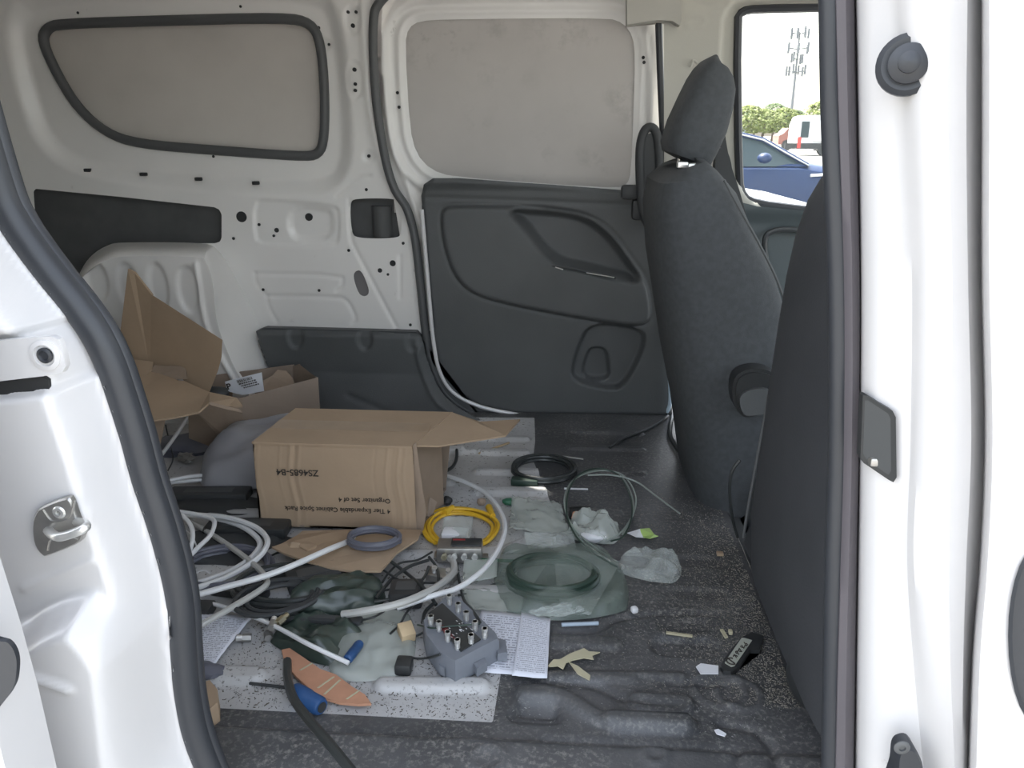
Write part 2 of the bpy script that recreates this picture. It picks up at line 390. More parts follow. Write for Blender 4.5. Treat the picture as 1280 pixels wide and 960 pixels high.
# ---- far quarter panel
Yw = YF
ff = []; cuts = []
win = wp([(44, 50), (50, 34), (66, 28), (200, 24), (352, 20), (385, 27), (397, 52), (402, 110), (402, 172), (395, 194), (372, 196), (260, 188), (165, 180), (125, 166), (90, 135), (65, 95)], Yw, 2)
upper = wp([(12, 30), (40, -10), (395, -14), (418, 20), (428, 100), (434, 200), (415, 232), (360, 238), (200, 226), (100, 212), (50, 180), (25, 100)], Yw, 3)
bigh = wp([(42, 239), (45, 236), (150, 246), (268, 259), (274, 262), (277, 268), (277, 297), (275, 302), (269, 304), (150, 304), (134, 308), (120, 317), (108, 330), (97, 352), (56, 352), (50, 345), (46, 300)], Yw, 0)
sqh = wp([(437, 252), (446, 248), (494, 248), (502, 254), (502, 292), (496, 298), (446, 298), (439, 290)], Yw, 2)
obl = wp([(441, 345), (445, 338), (452, 338), (461, 360), (461, 368), (455, 371), (448, 367)], Yw, 2)
ff.append(fup(upper, -.028, .05)); ff.append(fup(win, -.006, .012))
cuts += [SD(win), SD(bigh), SD(sqh), SD(obl)]
HO = [(302, 271, 7), (384, 272, 5), (491, 329, 4), (475, 338, 3), (485, 343, 1.8), (504, 304, 2), (436, 313, 2), (513, 406, 2), (458, 237, 2), (323, 281, 2), (345, 288, 3), (341.5, 295, 1.8),
      (329, 362, 2), (399, 363, 2), (292, 298, 2), (443, 87, 2.4), (444, 105, 2), (444, 113, 2), (435, 15, 1.8), (445, 15, 1.8), (441, 32, 2.4), (461, 195, 2), (394, 33, 2), (407, 54, 1.6), (89, 14, 1.6), (295, 6, 1.6), (261, 196, 1.8)]
ff.append(fup(wp([(318, 252), (330, 249), (418, 257), (424, 264), (424, 300), (418, 307), (330, 306), (318, 298)], Yw, 1), -.006, .008))
ff.append(fup(wp([(360, 258), (408, 262), (414, 270), (414, 300), (362, 302)], Yw, 2), -.010, .02))
for P in ([(318, 342), (428, 344), (428, 358), (420, 363)], [(318, 342), (320, 355), (330, 366)], [(333, 370), (425, 371), (436, 378), (446, 400), (440, 404)], [(333, 370), (336, 385), (346, 402)],
          [(436, 250), (438, 298), (442, 308), (497, 412)], [(420, 246), (445, 224), (462, 220)], [(500, 320), (500, 372)]):
    ff.append(fgr(wp(P, Yw, 1, False), .004, .004))
for x, y, rx, ry in [(443, 100, 11, 24), (441, 25, 10, 18), (402, 54, 7, 7), (461, 195, 7, 7), (441, 170, 0.1, .1)]: ff.append(fup(circ(x, y, rx, Yw, 24, ry), -.004, .006))
ff.append(fgr(wp([(452, -20), (455, 60), (460, 130), (474, 200), (500, 246)], Yw, 2, False), -.006, .008))
wall_edge = wp([(-140, -60), (478, -60), (478, 0), (466, 18), (466, 80), (472, 140), (484, 205), (500, 245), (515, 275), (524, 330), (531, 410), (531, 425), (560, 500), (600, 525), (560, 560), (-140, 560)], Yw, 0)
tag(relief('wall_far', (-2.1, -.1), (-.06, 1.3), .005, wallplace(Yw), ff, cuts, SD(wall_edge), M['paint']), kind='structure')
wf = bpy.data.objects['wall_far']
bm = bmesh.new(); n = 14
for x, y, r in HO:
    c = W(x, y, Yw); rr = r*.00205
    inu = sd_poly(np.array([c.x]), np.array([c.z]), upper)[0]
    dd = .028 if inu < -.02 else (.0 if inu > .03 else .014)
    if 318 < x < 424 and 250 < y < 306: dd += .005 + (.009 if x > 365 else 0)
    cyl(bm, (c.x, Yw+dd-.0015, c.z), (c.x, Yw+dd+.004, c.z), rr, n=n)
for x, y in [(107, 213), (177, 218), (246, 224), (318, 229)]:
    c = W(x, y, Yw); box(bm, (c.x, Yw+.010, c.z), (.018, .012, .009), bev=.002)
o = obj('hole', bm, M['hole'], wf); o['kind'] = 'stuff'
# blank over the quarter window, dark covers behind the openings
bm = bmesh.new(); box(bm, (-.98, Yw+.055, .84), (.95, .01, .52)); obj('window_blank', bm, M['panel'], wf)
bm = bmesh.new(); box(bm, (-1.1, Yw+.13, .30), (2.1, .01, 1.9)); obj('outer_skin', bm, M['paint_dimmed'], wf)
bm = bmesh.new(); tube(bm, [Vector((p[0], Yw+.026, p[1])) for p in win], .0125, 10, True, 1.0, up=(0, 1, 0)); obj('window_seal', bm, M['rubber_grey'], wf)
bm = bmesh.new(); box(bm, (-1.22, Yw+.03, .45), (.72, .008, .34)); obj('cavity_cover', bm, M['cavity'], wf)
c = W(470, 273, Yw); bm = bmesh.new(); box(bm, (c.x, Yw+.045, c.z), (.17, .008, .13)); cyl(bm, (c.x+.01, Yw+.03, c.z-.05), (c.x+.01, Yw+.03, c.z+.03), .026, n=16); obj('cavity_cover', bm, M['cavity'], wf)
c = W(451, 355, Yw); bm = bmesh.new(); box(bm, (c.x, Yw+.02, c.z), (.06, .006, .09)); obj('cavity_cover', bm, mat('grey_grommet', (.2, .19, .19), .6), wf)

# ---- wheel housing
WA = [(85, 640), (86, 420), (90, 372), (98, 345), (112, 322), (134, 307), (160, 303), (250, 304), (272, 312), (290, 338), (308, 372), (326, 410), (345, 455), (365, 500), (380, 540)]
WB = [(70, 640), (76, 430), (84, 385), (95, 358), (110, 338), (132, 324), (160, 318), (244, 319), (258, 326), (266, 350), (272, 400), (286, 440), (303, 475), (322, 510), (335, 545)]
A = [W(x, y, Yw+.004) for x, y in WA]; B = [W(x, y, 1.865) for x, y in WB]
Bm = [a.lerp(b, .82)+Vector((0, 0, .006)) for a, b in zip(A, B)]
secs = [spline(A, 4), spline([a.lerp(b, .45)+Vector((0, 0, .004)) for a, b in zip(A, B)], 4), spline(Bm, 4), spline(B, 4)]
secs.append([p+Vector((0, -.004, -.004)) for p in secs[-1]])
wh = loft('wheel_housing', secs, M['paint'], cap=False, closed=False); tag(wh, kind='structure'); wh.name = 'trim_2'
poly = [np.array((p.x, p.z)) for p in secs[-1]]
rf = []
for x, y, rx, ry in [(122, 352, 13, 24), (161, 356, 13, 26), (198, 358, 12, 28), (236, 362, 13, 28), (238, 430, 16, 30)]:
    rf.append(fup(circ(x, y, rx, 1.865, 24, ry), -.008, .014))
rf.append(fgr(wp([(246, 330), (252, 380), (262, 420), (296, 480)], 1.865, 2, False), -.008, .006))
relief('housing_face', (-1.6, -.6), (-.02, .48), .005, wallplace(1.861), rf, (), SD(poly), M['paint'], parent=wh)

# ---- charcoal kick panel under the quarter panel
Yk = 1.985
kick = wp([(320, 414), (327, 410), (520, 415), (529, 421), (534, 450), (552, 488), (580, 508), (616, 524), (616, 545), (360, 545), (345, 480)], Yk, 1)
kf = [fup(kick, .02, .03)]
for x, y in [(372, 420), (458, 422), (518, 424)]: kf.append(fup(circ(x, y, 9, Yk, 20, 13), -.008, .008))
kf += [fgr(wp([(522, 430), (528, 460), (545, 495), (570, 512)], Yk, 1, False), -.006, .006), fgr(wp([(440, 490), (480, 505), (520, 525)], Yk, 1, False), .004, .008),
       lambda X, Y: .03*np.clip((.12-Y)/.12, 0, 1)]
tag(relief('trim_3', (-.9, -.1), (-.02, .30), .005, wallplace(Yk), kf, (), SD(kick), M['trim']), kind='structure')
bm = bmesh.new(); prism(bm, [W(x, y, 2.004) for x, y in [(320, 414), (330, 410), (520, 415), (528, 424), (533, 445), (616, 540), (360, 548)]], (0, .03, 0)); obj('backing', bm, M['trim'], bpy.data.objects['trim_3'])

# ---- far sliding door
Yd = 2.06
door = empty('door_1', (-.05, Yd, 0), None, None, kind='structure')
opening = wp([(506, 55), (510, 35), (524, 26), (560, 24), (760, 22), (780, 29), (791, 45), (794, 70), (792, 140), (789, 215), (784, 231), (772, 235), (700, 231), (565, 221), (538, 212), (520, 192), (512, 160)], Yd, 1)
dedge = wp([(478, -60), (840, -60), (840, 520), (600, 520), (520, 420), (478, 160)], Yd, 0)
df = [fup(opening, -.006, .03), lambda X, Y: up(np.abs(sd_poly(X, Y, opening)-.050)-.010, .010, .012), lambda X, Y: groove(sd_poly(X, Y, opening)-.018, -.004, .005),
      fgr(wp([(476, 20), (480, 100), (490, 190), (512, 235), (530, 300)], Yd, 2, False), -.008, .008), fgr(wp([(806, 30), (812, 90), (812, 240)], Yd, 1, False), -.01, .009)]
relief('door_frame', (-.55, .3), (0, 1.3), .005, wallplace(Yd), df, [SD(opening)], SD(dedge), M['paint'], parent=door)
bm = bmesh.new(); box(bm, (-.12, Yd+.012, .80), (.68, .008, .52)); obj('window_blank', bm, speckle(mat('door_blank', (.50, .475, .45), .6, var=.1, vscale=4), (.33, .31, .29), 18, .5, .7, 5, .52, .7), door)
bm = bmesh.new()
for x, y in [(497, 116), (499, 134), (805, 78), (804, 72)]:
    c = W(x, y, Yd-.006); cyl(bm, c, c+Vector((0, -.003, 0)), .004)
o = obj('hole', bm, M['hole'], door); o['kind'] = 'stuff'
Yt = 2.025
trimp = wp([(527, 245), (531, 230), (543, 222), (575, 222), (700, 231), (775, 237), (840, 238), (840, 518), (645, 516), (600, 506), (568, 488), (550, 462), (542, 420), (534, 330)], Yt, 0)
s1 = wp([(552, 270), (556, 259), (570, 256), (640, 257), (700, 262), (738, 270), (766, 290), (790, 325), (808, 350), (814, 385), (810, 402), (790, 406), (735, 398), (640, 380), (590, 366), (568, 342), (556, 305)], Yt, 2)
s2 = wp([(636, 262), (690, 264), (730, 271), (758, 290), (784, 325), (800, 350), (770, 344), (735, 334), (700, 328), (680, 312), (655, 278)], Yt, 2)
s3 = wp([(737, 402), (800, 410), (806, 425), (795, 455), (778, 482), (762, 485), (722, 476), (714, 464), (722, 435)], Yt, 2)
s4 = wp([(734, 442), (742, 436), (757, 438), (761, 455), (762, 478), (726, 474)], Yt, 2)
tf = [fup(trimp, .014, .02), fup(s1, .016, .010), fgr(s1, .006, .006, True), fup(s2, -.05, .03), fup(s3, -.028, .012), fup(s4, -.02, .008),
      fgr(wp([(530, 246), (700, 252), (840, 258)], Yt, 0, False), .003, .006), lambda X, Y: .012*sstep((Y-.60)/.03)]
relief('door_trim', (-.45, .32), (-.01, .68), .004, wallplace(Yt), tf, (), SD(trimp), M['trim'], parent=door)
bm = bmesh.new(); tube(bm, [W(x, y, Yt-.032) for x, y in [(690, 332), (705, 334), (735, 340), (770, 347)]], .0035, 6); obj('inlay', bm, M['trim2'], door)
bm = bmesh.new()
for a, b in (((694, 334), (704, 337)), ((733, 341), (768, 347))): tube(bm, [W(*a, Yt-.037), W(*b, Yt-.037)], .0016, 6)
o = obj('bright_strip', bm, M['steel'], door); o['label'] = 'thin bright strip'
# white edge line between trim and seal, rubber seal of the opening
line = [(527, 262), (533, 330), (541, 420), (549, 462), (566, 490), (600, 508), (650, 519)]
bm = bmesh.new(); tube(bm, spline([W(x, y, 2.005) for x, y in line], 6), .0055, 8); obj('door_edge', bm, M['paint_dimmed'], door)
seal = [(492, -14), (474, 4), (467, 24), (467, 80), (472, 140), (482, 200), (493, 236), (509, 262), (519, 300), (526, 360), (532, 415), (540, 455), (555, 488), (580, 510), (610, 522)]
bm = bmesh.new(); tube(bm, spline([W(x, y, 2.015) for x, y in seal], 8), .0125, 12, flat=.9); tag(obj('trim_4', bm, M['rubber_grey']), kind='structure')
bm = bmesh.new(); prism(bm, [W(x, y, 2.012) for x, y in [(529, 412), (543, 420), (550, 462), (568, 490), (602, 509), (652, 520), (640, 532), (600, 530), (560, 512), (540, 480)]], (0, .02, 0)); obj('sill_trim', bm, M['trim'], bpy.data.objects['trim_4'])
# front edge of the far door: black seal, post edge with a bluish light leak in its colour
bm = bmesh.new(); tube(bm, [W(x, y, 2.02) for x, y in [(823, 24), (826, 110), (832, 240), (834, 300)]], .0085, 10); obj('front_seal', bm, M['rubber'], door)
bm = bmesh.new(); tube(bm, spline([W(x, y, 1.99) for x, y in [(836, 405), (837, 460), (838, 500), (834, 516)]], 4), [.004]+[.0055]*11+[.003], 8); obj('door_edge', bm, mat('edge_light_leak', (.55, .68, .78), .3), door)
# tall black grab bar on the door's front edge
bm = bmesh.new(); pts = spline([W(x, y, 1.975) for x, y in [(812, 285), (803, 262), (800, 225), (800, 185), (806, 163), (816, 160), (822, 175), (824, 215), (822, 262), (818, 290)]], 6, True)
tube(bm, pts, .011, 10, True); prism(bm, [W(x, y, 1.972) for x, y in [(806, 168), (817, 166), (820, 215), (818, 280), (808, 268), (803, 220)]], (0, .014, 0)); obj('grab_bar', bm, M['blackm'], door)
bm = bmesh.new(); box(bm, W(790, 240, 1.99), (.055, .03, .035), bev=.008); box(bm, W(797, 262, 1.99), (.03, .03, .05), bev=.008); obj('latch_cover', bm, M['blackm'], door)

# ---- beige cab side: pillar, header, driver window
Yc = 2.0
wopen = wp([(921, 24), (928, 14), (945, 11), (1120, 9), (1120, 275), (1000, 261), (945, 254), (929, 246), (923, 225)], Yc+.03, 1)
wrev = wp([(905, 30), (914, 8), (935, 0), (1140, -4), (1140, 285), (900, 262)], Yc, 1)
bp = wp([(830, -80), (1500, -80), (1500, 262), (1000, 262), (830, 262)], Yc, 0)
bf = [fup(wrev, -.03, .02), fgr(wp([(835, -8), (880, 8), (905, 4)], Yc, 1, False), .004, .006), lambda X, Y: up(np.abs(sd_poly(X, Y, wp([(858, 20), (864, 18), (878, 19), (882, 26), (878, 33), (862, 34), (857, 30)], Yc, 2)))-.002, .003, .003)]
tag(relief('wall_cab', (.2, 1.6), (.4, 1.3), .006, wallplace(Yc), bf, [SD(wopen)], SD(bp), M['beige']), kind='structure'); wc = bpy.data.objects['wall_cab']
bm = bmesh.new(); hd = [(784, -40), (784, 31), (800, 28), (822, 25), (840, 26), (850, 32), (852, 24), (850, -40)]
prism(bm, [W(x, y, 1.965) for x, y in hd], (0, .05, 0)); obj('header_trim', bm, mat('beige_header_shade', (.40, .39, .35), .6, var=.05), wc)  # header gets a darker beige for the shade on it
bm = bmesh.new(); tube(bm, spline([W(x, y, 1.985) for x, y in [(863, 84), (867, 76), (872, 79)]], 4), .003); obj('coat_hook', bm, M['beige'], wc)
win1 = empty('window_1', (.6, 2.04, .6), None, None, kind='structure')
bm = bmesh.new(); tube(bm, [Vector((p[0], Yc+.028, p[1])) for p in wopen], .010, 8, True, 1, up=(0, 1, 0)); obj('window_seal', bm, M['rubber'], win1)
bm = bmesh.new(); prism(bm, [Vector((p[0], Yc+.04, p[1])) for p in wopen], (0, .004, 0)); obj('pane', bm, M['glass'], win1)
# driver door trim
d2 = wp([(850, 254), (925, 252), (945, 257), (1300, 290), (1300, 900), (850, 900)], Yc, 0)
pk = wp([(953, 302), (960, 290), (980, 286), (1100, 296), (1100, 420), (975, 400), (962, 360)], Yc, 2)
tag(relief('door_2', (.3, 1.4), (-.4, .62), .006, wallplace(Yc-.005), [fup(pk, -.02, .012), fgr(pk, .006, .006, True), lambda X, Y: .02*sstep((Y-.52)/.05)], (), SD(d2), M['door_grey']), kind='structure')
bm = bmesh.new(); tube(bm, spline([W(x, y, 1.97) for x, y in [(958, 330), (956, 300), (966, 289), (990, 287), (1050, 292)]], 5), .007, 8); obj('pocket_rim', bm, M['trim2'], bpy.data.objects['door_2'])

# ---- rest of the shell: roof, rear doors, near wall, cab floor, front
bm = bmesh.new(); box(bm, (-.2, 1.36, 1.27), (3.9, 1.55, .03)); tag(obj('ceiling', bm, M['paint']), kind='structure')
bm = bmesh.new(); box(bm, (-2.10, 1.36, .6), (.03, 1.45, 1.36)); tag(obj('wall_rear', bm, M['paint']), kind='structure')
bm = bmesh.new(); box(bm, (1.75, 1.36, -.10), (.04, 1.45, .75)); tag(obj('wall_front', bm, M['trim']), kind='structure')
bm = bmesh.new(); box(bm, (1.05, 1.36, -.26), (1.45, 1.40, .04)); box(bm, (.360, 1.36, -.13), (.02, 1.34, .24)); tag(obj('cab_floor', bm, M['trim2']), kind='structure')
bpy.data.objects['cab_floor'].name = 'floor_cab'

# ---- near body: rear jamb of the side opening
sealL = [(-8, 235), (12, 278), (35, 312), (60, 345), (90, 382), (115, 418), (133, 455), (147, 495), (163, 545), (178, 600), (198, 660), (213, 715), (221, 760), (225, 820), (230, 870), (242, 925), (268, 990)]
Ys = .66
Pl = spline([W(x, y, Ys) for x, y in [(-90, -60), (-48, 100)]+sealL], 6)
jamb = [np.array((p.x-.003, p.z)) for p in Pl]+[np.array((-.20, -.25)), np.array((-1.1, -.25)), np.array((-1.1, 1.2))]
Yj = .60
def J(pts, n=0, closed=True): return wp(pts, Yj, n, closed)
seald = [np.array((p.x-.006, p.z)) for p in Pl]
def lip(X, Y):
    d = segdist(X, Y, seald, False); return -.056*sstep((.022-d)/.022)
ledge = J([(-60, 800), (25, 775), (72, 744), (122, 730), (133, 745), (160, 770), (186, 815), (195, 1200), (-60, 1200)], 1)
pocket = J([(-40, 424), (60, 416), (78, 417), (86, 425), (93, 470), (92, 482), (84, 490), (-40, 505)], 1)
def ridge(X, Y):
    s = sd_poly(X, Y, ledge); return .042*sstep(-s/.028)
jf = [lip, ridge, fup(pocket, -.012, .006), fgr(J([(160, 560), (180, 660), (187, 760), (188, 830), (205, 880), (235, 960)], 2, False), -.006, .008), fgr(J([(30, 735), (80, 715), (115, 700)], 1, False), -.003, .004),
      fgr(J([(35, 800), (80, 812), (118, 825)], 1, False), -.005, .004)]
cutj = []
tag(relief('wall_near', (-1.1, -.2), (-.25, 1.2), .0035, wallplace(Yj), jf, cutj, SD(jamb), M['paint_dimmed']), kind='structure'); wn = bpy.data.objects['wall_near']
bm = bmesh.new(); prism(bm, [W(x, y, Yj+.0105) for x, y in [(-40, 484), (0, 477), (54, 471), (60, 475), (61, 487), (56, 492), (0, 500), (-40, 506)]], (0, .004, 0)); obj('slot', bm, M['hole'], wn, False)
# folded inner side of that wall, closing the load bay to the rear
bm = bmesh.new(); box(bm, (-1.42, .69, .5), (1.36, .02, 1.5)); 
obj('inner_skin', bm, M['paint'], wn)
# the side door itself, slid open and standing outboard of the body to the rear
sd_ = empty('door_4', W(0, 900, .5), None, None, kind='structure')
ol = [W(x, y, .50) for x, y in [(-40, 560), (-14, 650), (3, 706), (26, 779), (47, 855), (71, 960), (84, 1040)]]
ol = ol + [Vector((ol[-1].x, .5, -.2)), Vector((-1.5, .5, -.2)), Vector((-1.5, .5, 1.2)), Vector((ol[0].x-.04, .5, 1.2)), Vector((ol[0].x-.02, .5, .8))]
bm = bmesh.new(); prism(bm, ol, (0, -.05, 0)); obj('door_shell', bm, M['paint_dimmed'], sd_)
bm = bmesh.new(); prism(bm, spline([W(x, y, .451) for x, y in [(-60, 790), (0, 797), (15, 800), (24, 815), (25, 835), (20, 856), (0, 882), (-60, 940)]], 4, True), (0, -.004, 0)); obj('door_hollow', bm, M['rubber'], sd_)
# latch plate, bolt, striker
lp = empty('latch_plate', W(40, 450, .585), 'white steel plate with a bolt hole in a pressed pocket of the left jamb', 'plate')
softplate('plate', [W(x, y, .606) for x, y in [(-40, 427), (55, 419), (70, 418), (79, 422), (84, 435), (88, 455), (84, 463), (74, 466), (-40, 480)]], (0, -.006, 0), M['paint_dimmed'], lp, .015)
bm = bmesh.new(); lathe(bm, W(57, 444, .600), [(.0135, 0), (.0135, .0015), (.0095, .0025), (.0085, .0006), (0, .0006)], (0, -1, 0), 24); obj('washer', bm, M['paint_dimmed'], lp)
bm = bmesh.new(); lathe(bm, W(57, 444, .5985), [(.0068, 0), (.0068, .002), (.0045, .003), (.0035, .0012), (0, .0012)], (0, -1, 0), 20); obj('bolt', bm, M['rubber'], lp)
st = empty('door_striker', W(78, 658, .585), 'zinc door striker plate with a bent rod bolted to the left white jamb', 'striker')
sp = [(62, 628), (86, 619), (94, 622), (102, 645), (109, 655), (108, 668), (100, 676), (66, 690), (58, 690), (49, 678), (46, 655), (51, 636)]
softplate('plate', spline([W(x, y, .598) for x, y in sp], 3, True), (0, -.007, 0), M['zinc'], st)
bm = bmesh.new()
for pts in ([(54, 637), (64, 650), (77, 651), (88, 645), (94, 626)], [(60, 688), (64, 674), (80, 668), (97, 674)]): tube(bm, spline([W(x, y, .591) for x, y in pts], 5), .0011, 6)
obj('pressed_edge', bm, M['zinc'], st)
bm = bmesh.new(); lathe(bm, W(74.5, 640, .592), [(.0062, 0), (.0062, .0012), (.005, .0024), (.0024, .0026), (.002, .001), (0, .001)], (0, -1, 0), 20); obj('bolt', bm, M['steel'], st)
bm = bmesh.new(); pts = [W(60, 663, .594), W(62, 665, .582), W(67, 669, .572), W(74, 671, .567), W(84, 669, .567), W(98, 664, .567), W(107, 659, .570), W(106, 655, .580), W(96, 652, .594)]
tube(bm, spline(pts, 6), .0042, 10); obj('striker_rod', bm, M['steel'], st)
# rear seal: rounded tube with a lip
bm = bmesh.new(); tube(bm, [Vector((p.x+.002, Ys+.004, p.z)) for p in Pl], .0145, 12); slL = obj('trim_5', bm, M['rubber']); tag(slL, kind='structure')
bm = bmesh.new(); tube(bm, [Vector((p.x+.010, Ys+.012, p.z)) for p in Pl], .009, 10); obj('seal_lip', bm, M['rubber'], slL)

# ---- near body: front pillar of the side opening
rows = [-60, 150, 350, 550, 700, 830, 1020]
def colm(Y, xs): return spline([W(x, y, Y) for x, y in zip(xs, rows)], 6)
cols = [colm(.70, [1066, 1070, 1073, 1072, 1070, 1068, 1066]), colm(.66, [1069, 1073, 1076, 1075, 1073, 1071, 1069]), colm(.635, [1074, 1078, 1081, 1080, 1078, 1076, 1074]), colm(.62, [1090, 1094, 1098, 1096, 1094, 1092, 1090]),
        colm(.61, [1108, 1116, 1120, 1118, 1116, 1112, 1108]), colm(.60, [1118, 1132, 1140, 1138, 1134, 1142, 1160]),
        colm(.585, [1128, 1142, 1150, 1148, 1142, 1155, 1180]), colm(.575, [1150, 1160, 1168, 1166, 1162, 1172, 1190]), colm(.567, [1180, 1184, 1190, 1188, 1186, 1188, 1196]), colm(.570, [1210, 1208, 1210, 1214, 1208, 1204, 1202]), colm(.60, [1226, 1226, 1226, 1230, 1224, 1214, 1208])]
pr = loft('wall_near_front', cols, M['paint_dimmed'], closed=False, cap=False); tag(pr, kind='structure')
cols2 = [colm(.60, [1226, 1226, 1226, 1230, 1224, 1214, 1208]), colm(.545, [1231, 1231, 1231, 1235, 1229, 1219, 1213]), colm(.533, [1237, 1237, 1237, 1241, 1235, 1225, 1219]), colm(.53, [1290]*7), colm(.53, [1700]*7), colm(.56, [1710]*7)]
dn = loft('door_3', cols2, M['paint_dimmed'], closed=False, cap=False); tag(dn, kind='structure')
bm = bmesh.new(); box(bm, (.95, .62, -.05), (1.1, .05, .9)); obj('door_inner', bm, M['trim2'], dn)
# roof rail over the opening, high panels of that side
bm = bmesh.new(); box(bm, (-.1, .66, 1.24), (4.0, .14, .12), bev=.02); tag(obj('trim_6', bm, M['paint_dimmed']), kind='structure')
# front seal and flange
bm = bmesh.new(); pf = spline([W(x, y, .665) for x, y in zip([1037, 1040, 1048, 1048, 1043, 1040, 1036], rows)], 6); tube(bm, pf, .0088, 12); sf = obj('trim_7', bm, M['rubber']); tag(sf, kind='structure')
fc = [colm(.668, [1036, 1042, 1048, 1048, 1044, 1040, 1036]), colm(.655, [1044, 1049, 1056, 1056, 1052, 1048, 1044]), colm(.650, [1056, 1060, 1065, 1065, 1061, 1058, 1055]), colm(.655, [1066, 1069, 1074, 1073, 1070, 1068, 1065]), colm(.69, [1071, 1075, 1079, 1078, 1075, 1073, 1070])]
loft('flange_cover', fc, M['flange'], sf, closed=False, cap=False)
# rubber buffer plug, recess bezel, lower buffer, fuel / handle recess
pl = empty('rubber_buffer', W(1133, 81, .60), 'round black rubber buffer high on the white front pillar', 'buffer')
ax = Vector((-.35, -1, .05))
bm = bmesh.new(); lathe(bm, W(1135, 81, .588), [(.0205, -.004), (.0205, .003), (.017, .006), (.013, .0055), (.013, .010), (.009, .0125), (.007, .013), (.007, .017), (.004, .019), (0, .0195)], ax, 32); obj('plug', bm, M['rubber'], pl)
bz = empty('striker_recess', W(1098, 547, .60), 'black plastic bezel round a hollow in the middle of the front pillar', 'bezel')
op = [(1077, 493), (1082, 493), (1114, 512), (1118, 520), (1119, 595), (1115, 601), (1109, 598), (1078, 577), (1074, 570)]
def YB(x): return .628-(x-1075)/45*.022
outp = [W(x, y, YB(x)) for x, y in op]; ip = [(1096+(x-1096)*.78, 547+(y-547)*.86) for x, y in op]
inn = [W(x, y, YB(x)-.002) for x, y in ip]; dep = [W(x, y, YB(x)+.03) for x, y in ip]
loft('bezel', [[p+Vector((0, .006, 0)) for p in outp], [p+Vector((0, -.003, 0)) for p in outp], inn], M['black'], bz, cap=False)
loft('cup', [inn, dep], M['trim2'], bz, cap=True)
bm = bmesh.new(); box(bm, W(1098, 575, .622), (.018, .014, .008), bev=.002); obj('striker_block', bm, M['zinc'], bz)
lb = empty('lower_buffer', W(1125, 950, .60), 'dark teardrop rubber stop with a screw at the foot of the front pillar', 'buffer')
tp = [(1120, 918), (1132, 917), (1141, 930), (1146, 948), (1147, 985), (1104, 985), (1106, 965), (1112, 945), (1114, 926)]
tps = spline([W(x, y, .59) for x, y in tp], 4, True); tc_ = sum(tps, Vector())/len(tps)
loft('stop', [tps, [p+Vector((0, -.014, 0)) for p in tps], [p.lerp(tc_, .12)+Vector((0, -.018, 0)) for p in tps]], M['rubber'], lb)
bm = bmesh.new(); lathe(bm, W(1127, 934, .568), [(.007, 0), (.007, .001), (.0055, .002), (.003, .002), (.003, .0005), (0, .0005)], (0, -1, 0), 18); obj('screw', bm, M['rubber_grey'], lb)
hr = empty('door_handle_cup', W(1285, 800, .53), 'black oval door handle hollow on the front door at the right edge', 'door handle')
ov = [(1272+38*math.cos(2*PI*k/28)*1.0+26, 795+112*math.sin(2*PI*k/28)) for k in range(28)]
ring = [W(x, y, .529) for x, y in ov]; ring2 = [W(1298+(x-1298)*.86, 795+(y-795)*.93, .526) for x, y in ov]
loft('cup_ring', [ring, ring2, [p+Vector((0, .0035, 0)) for p in ring2]], M['rubber'], hr, cap=True)
# ================================================================== SEATS
def rrect(xb, xf, y0, y1, z0, z1, n=28, e=3.8):
    """rounded section; z runs from z0 at the back to z1 at the front"""
    cx, cy = (xb+xf)/2, (y0+y1)/2; a, b = (xf-xb)/2, (y1-y0)/2; out = []
    for k in range(n):
        t = 2*PI*k/n; c, s = math.cos(t), math.sin(t)
        u = math.copysign(abs(c)**(2/e), c); v = math.copysign(abs(s)**(2/e), s)
        out.append(Vector((cx+a*u, cy+b*v, z0+(z1-z0)*(u+1)/2)))
    return out
def px_secs(rows, yf, yn, shrink=()):
    secs = []
    for i, (L, R) in enumerate(rows):
        a = W(*L, yf); b = W(*R, yn); s = shrink[i] if i < len(shrink) else 0
        secs.append(rrect(a.x, b.x, yn-.01+s, yf+.01-s, a.z, b.z))
    return secs
ds = empty('driver_seat', (.45, 1.65, -.24), 'charcoal fabric driver seat with tall headrest beside the window', 'car seat')
rowsD = [((845, 200), (878, 198)), ((822, 204), (892, 201)), ((804, 218), (908, 216)), ((798, 246), (932, 244)), ((801, 300), (956, 298)), ((809, 350), (982, 350)), ((818, 410), (1000, 410)), ((830, 470), (1006, 470)), ((838, 530), (1008, 530)), ((846, 585), (1012, 585))]
so = px_secs(rowsD, 1.84, 1.46, (.08, .04, .012)); loft('backrest', so, M['fabric'], ds)
rowsH = [((835, 193), (884, 214)), ((824, 187), (892, 210)), ((822, 176), (900, 196)), ((830, 150), (914, 166)), ((843, 122), (922, 136)), ((854, 100), (925, 112)), ((862, 88), (922, 96)), ((870, 80), (917, 87)), ((880, 75), (908, 80))]
loft('headrest', px_secs(rowsH, 1.75, 1.56, (.03, .008, 0, 0, 0, .002, .008, .02, .05)), M['fabric'], ds)
for k, (x, y) in enumerate([(846, 208), (868, 210)]):
    bm = bmesh.new(); a = W(x, y, 1.60+.08*(k == 0)); cyl(bm, a+Vector((0, 0, -.03)), a+Vector((.01, 0, .05)), .0055, n=10); obj('headrest_post', bm, M['steel'], ds)
for x, y in [(853, 206), (866, 208), (876, 213)]:
    bm = bmesh.new(); a = W(x, y, 1.52); box(bm, a, (.020, .02, .012), bev=.003); obj('post_guide', bm, M['steel'], ds)
bm = bmesh.new(); box(bm, (.66, 1.65, .02), (.56, .46, .14), bev=.04); obj('cushion', bm, M['fabric'], ds)
bm = bmesh.new(); box(bm, (.66, 1.65, -.14), (.46, .38, .20), bev=.02); obj('seat_base', bm, M['blackm'], ds)
